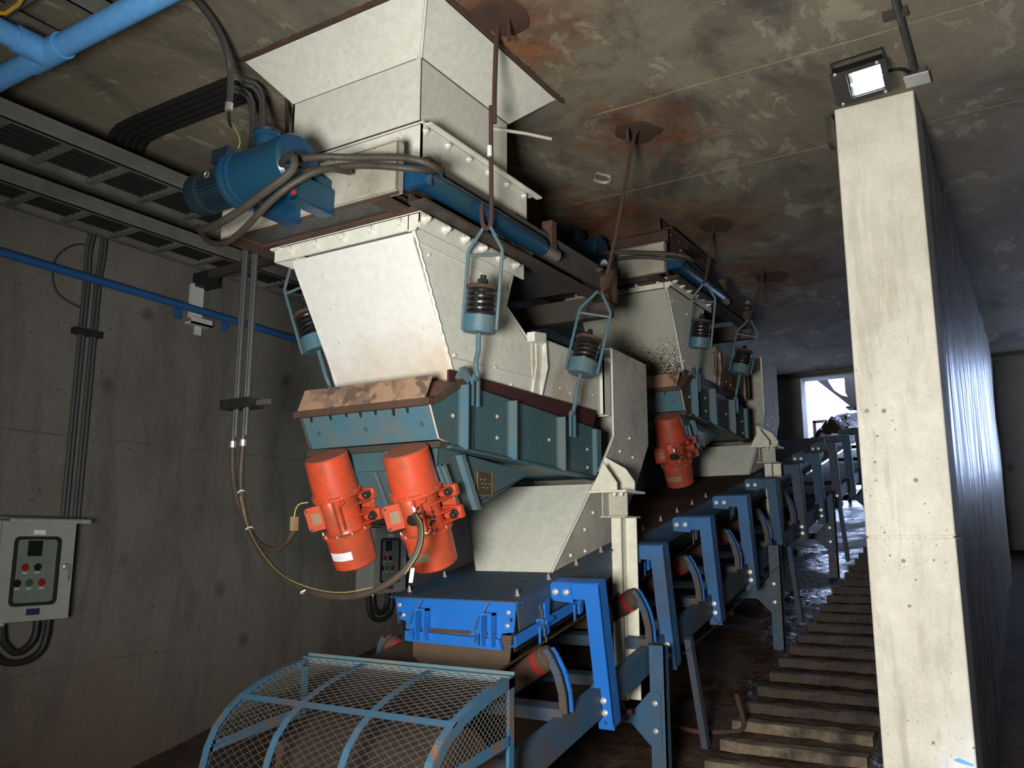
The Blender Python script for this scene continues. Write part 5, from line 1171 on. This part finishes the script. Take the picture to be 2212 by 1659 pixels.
# ------------------------------------------------------------------ wall control boxes
def control_box():
    t = Thing('control_box', 'grey wall control box with window, buttons and rain hood, nearest', 'control box', (-4.9, 2.83, 1.16), 'wall control boxes')
    y0, y1, z0, z1 = 2.50, 2.925, 1.165, 1.712; xf = -4.80
    g = G(); g.box((-5.0, y0, z0), (xf-.02, y1, z1)); t.part('body', g, 'box', bev=.004)
    g = G()
    g.box((xf-.018, y0+.004, z0+.004), (xf, y0+.09, z1-.004)); g.box((xf-.018, y1-.10, z0+.004), (xf, y1-.004, z1-.004)); g.box((xf-.018, y0+.09, z0+.004), (xf, y1-.10, z0+.10)); g.box((xf-.018, y0+.09, z1-.10), (xf, y1-.10, z1-.004))
    door = t.part('door', g, 'box')
    wy, wz, ww, wh = (y0+.09+y1-.10)/2, (z0+.10+z1-.10)/2, y1-y0-.19, z1-z0-.20
    g = G(); n = 0
    def rr_(w_, h_, r, x): 
        P = []
        for cy, cz, a0 in ((w_/2-r, h_/2-r, 0), (-w_/2+r, h_/2-r, 90), (-w_/2+r, -h_/2+r, 180), (w_/2-r, -h_/2+r, 270)):
            for k in range(5): a_ = math.radians(a0+22.5*k); P.append(Vector((x, wy+cy+r*math.cos(a_), wz+cz+r*math.sin(a_))))
        return P
    O, I = rr_(ww+.03, wh+.03, .03, xf+.006), rr_(ww-.005, wh-.005, .02, xf+.006)
    for A_ in (0, ):
        for k in range(len(O)):
            j = (k+1) % len(O); g.prism([O[k], O[j], I[j], I[k]], (-.014, 0, 0))
    t.part('window_gasket', g, 'black', door)
    g = G(); g.box((xf-.006, wy-ww/2, wz-wh/2), (xf-.004, wy+ww/2, wz+wh/2)); t.part('window_pane', g, 'glass', door)
    g = G(); g.box((xf-.0195, wy-ww/2, wz-wh/2), (xf-.0175, wy+ww/2, wz+wh/2)); inner = t.part('inner_panel', g, 'box')
    g = G(); g.box((xf-.0175, wy-.045, wz+.08), (xf-.0135, wy+.035, wz+.165)); t.part('meter', g, 'black', inner)
    for k, (dy, dz, m_) in enumerate(((-.05, .02, 'red'), (.02, .02, 'black'), (-.085, -.065, 'black'), (-.02, -.065, 'green'), (.05, -.065, 'red'))):
        g = G(); g.lathe([(.021, 0), (.021, .003), (.016, .004), (.016, .009)], (xf-.0175, wy+dy, wz+dz), (1, 0, 0), 14); b_ = t.part('button', g, m_, inner)
        g = G(); g.box((xf-.0175, wy+dy-.014, wz+dz-.036), (xf-.0165, wy+dy+.014, wz+dz-.025)); t.part('button_tag', g, 'white', inner)
    g = G(); g.box((xf, wy-.03, z1-.075), (xf+.002, wy+.035, z1-.05)); t.part('label_strip', g, 'white', door)
    g = G(); g.box((xf, wy-.03, z0+.035), (xf+.002, wy+.045, z0+.07)); t.part('maker_plate', g, 'navy', door)
    g = G(); g.lathe([(.018, 0), (.018, .02), (.012, .025)], (xf, y1-.055, wz+.02), (1, 0, 0), 12); g.box((xf+.012, y1-.045, wz-.06), (xf+.022, y1-.03, wz+.03)); t.part('handle', g, 'zinc', door, 'chrome swing handle')
    g = G(); g.prism([(-5.0, y0+.0, z1+.03), (-4.72, y0+.0, z1+.005), (-4.72, y1+.035, z1+.005), (-5.0, y1+.035, z1+.03)], (0, 0, .006)); g.box((-4.724, y0, z1-.012), (-4.72, y1+.035, z1+.008)); t.part('rain_hood', g, 'box')
    for k, y in enumerate((2.55, 2.61)):
        g = G(); g.cyl((-4.90, y, z0-.035), (-4.90, y, z0), .014, n=10); t.part('gland', g, 'zinc')
    for k in range(2):
        a0, a1, dz = ((2.61, 2.80, .17), (2.55, 2.865, .225))[k]
        g = G(); g.tube([(-4.90, a0, z0-.02), (-4.90, a0+.005, z0-.09), (-4.90, a0+.04, z0-dz+.03), (-4.90, (a0+a1)/2, z0-dz-.01), (-4.90, a1-.03, z0-dz+.03), (-4.90, a1, z0-.09), (-4.90, a1, z0)], .019, 10, 3); t.part('cable_loop', g, 'black')
    return t
CB = control_box()
copytree(CB.o, (0, 3.05, .0), 'second grey control box low on the wall, seen behind the orange motors')

# ------------------------------------------------------------------ floodlight and ceiling fittings near the dividing wall
t = Thing('floodlight', 'black floodlight, lit, hanging in front of the pale dividing wall', 'lamp', (-.575, 4.17, 3.74))
R = Matrix.Rotation(math.radians(-3), 3, 'Y') @ Matrix.Rotation(math.radians(46), 3, 'X')
c = Vector((-.558, 4.12, 3.797))
def q(x, y, z): return c+R @ Vector((x, y, z))
def fbox(g, a, b_):
    P = [q(x, y, z) for x in (a[0], b_[0]) for y in (a[1], b_[1]) for z in (a[2], b_[2])]
    vs = [g.b.verts.new(p) for p in P]; g.quad([(0, 1, 3, 2), (4, 6, 7, 5), (0, 4, 5, 1), (2, 3, 7, 6), (0, 2, 6, 4), (1, 5, 7, 3)], vs)
W2, H2_ = .128, .082; gx0, gx1, gz0, gz1 = -.055, .10, -.062, .062
g = G(); fbox(g, (-W2, -.012, -H2_), (gx0, .004, H2_)); fbox(g, (gx1, -.012, -H2_), (W2, .004, H2_)); fbox(g, (gx0, -.012, -H2_), (gx1, .004, gz0)); fbox(g, (gx0, -.012, gz1), (gx1, .004, H2_)); t.part('front_frame', g, 'black')
g = G(); fbox(g, (-W2+.01, .004, H2_-.012), (W2-.01, .09, H2_-.004)); fbox(g, (-W2+.01, .004, -H2_+.004), (W2-.01, .09, -H2_+.012)); fbox(g, (-W2+.01, .004, -H2_), (-W2+.018, .09, H2_)); fbox(g, (W2-.018, .004, -H2_), (W2-.01, .09, H2_)); fbox(g, (-W2+.02, .08, -H2_+.01), (W2-.02, .10, H2_-.01))
for k in range(6): fbox(g, (-.09+.034*k, .095, -H2_+.015), (-.084+.034*k, .12, H2_-.015))
t.part('housing', g, 'black')
g = G(); n_ = 14; pr = []
for k in range(n_+1):
    a_ = math.radians(-90+180*k/n_); pr.append((.012+.058*math.cos(a_), .06*math.sin(a_)))
for (y0, z0), (y1, z1) in zip(pr, pr[1:]): 
    vs = [g.b.verts.new(q(x, y, z)) for x, y, z in ((gx0, y0, z0), (gx1, y0, z0), (gx1, y1, z1), (gx0, y1, z1))]; g.b.faces.new(vs)
t.part('reflector', g, 'reflector')
g = G(); g.cyl(q(gx0+.016, .030, -.026), q(gx1-.010, .030, -.026), .017, n=14); t.part('lamp_tube', g, 'lamp', label='glowing white lamp tube')
g = G(); fbox(g, (gx0, -.006, gz0), (gx1, -.003, gz1)); t.part('front_glass', g, 'glass')
for x, z in ((-W2+.025, H2_-.004), (W2-.04, H2_-.008), (-W2+.03, -H2_+.006), (W2-.03, -H2_+.006)): bolt(t, q(x, -.012, z), R @ Vector((0, -1, 0)), .006, .006, 'zinc')
g = G()
for s_ in (-1, 1): g.bar(q(s_*.118, .045, -.0), q(s_*.118, .045, .115), .006, .022, R @ Vector((0, 1, 0)))
g.bar(q(-.12, .045, .115), q(.12, .045, .115), .022, .006, R @ Vector((0, 0, 1))); t.part('bracket', g, 'black')
g = G(); g.box((-.67, 4.14, ZC-.018), (-.49, 4.24, ZC)); g.box((-.63, 4.17, ZC-.04), (-.55, 4.21, ZC-.015)); t.part('ceiling_plate', g, 'rail_steel')
bolt(t, (-.575, 4.15, ZC-.018), (0, 0, -1), .011, .02, 'zinc')
t = Thing('junction_box', 'small pale junction box where ceiling conduit meets the dividing wall', 'junction box', (-.33, 4.42, 3.87)); g = G(); g.box((-.385, 4.37, 3.895), (-.285, 4.47, ZC)); t.part('box', g, 'rail_steel'); g = G(); g.box((-.392, 4.363, 3.888), (-.278, 4.477, 3.896)); t.part('lid', g, 'whitebox')
g = G(); g.tube([(-.335, -3.5, ZC-.014), (-.335, 2.5, ZC-.014), (-.338, 4.38, ZC-.016)], .017, 10); one('ceiling_conduit', 'dark conduit running along the ceiling to the floodlight junction box', 'conduit', g, 'conduit')
g = G(); g.tube([(-.36, 4.36, ZC-.03), (-.40, 4.30, ZC-.02), (-.48, 4.28, ZC-.035), (-.53, 4.26, 3.88)], .009, 8, 2); one('lamp_cable', 'short dark cable from junction box to the floodlight', 'cable', g, 'black')
g = G(); g.box((-.405, 3.80, ZC-.03), (-.30, 3.84, ZC)); one('conduit_cleat', 'dark cleat on the ceiling conduit above the junction box', 'clamp', g, 'steel_dark')
g = G(); g.box((-.80, 4.50, 3.70), (-.772, 4.60, 3.86)); one('side_cleat', 'dark bracket at the upper left edge of the dividing wall', 'bracket', g, 'steel_dark')
t = Thing('broken_anchor', 'broken pale cone-shaped anchor hole rim on ceiling behind the hopper', 'anchor', (-2.24, 4.68, ZC))
g = G(); P = []
for k in range(9): a_ = PI*k/8+PI; P.append((-2.24+.05*math.cos(a_)*-1, 4.72+.08*math.sin(a_)*-1, ZC-.008))
g.tube(P, .012, 6); g.tube([P[0], (-2.235, 4.64, ZC-.006), P[-1]], .008, 6); t.part('rim', g, 'cream_dirty')
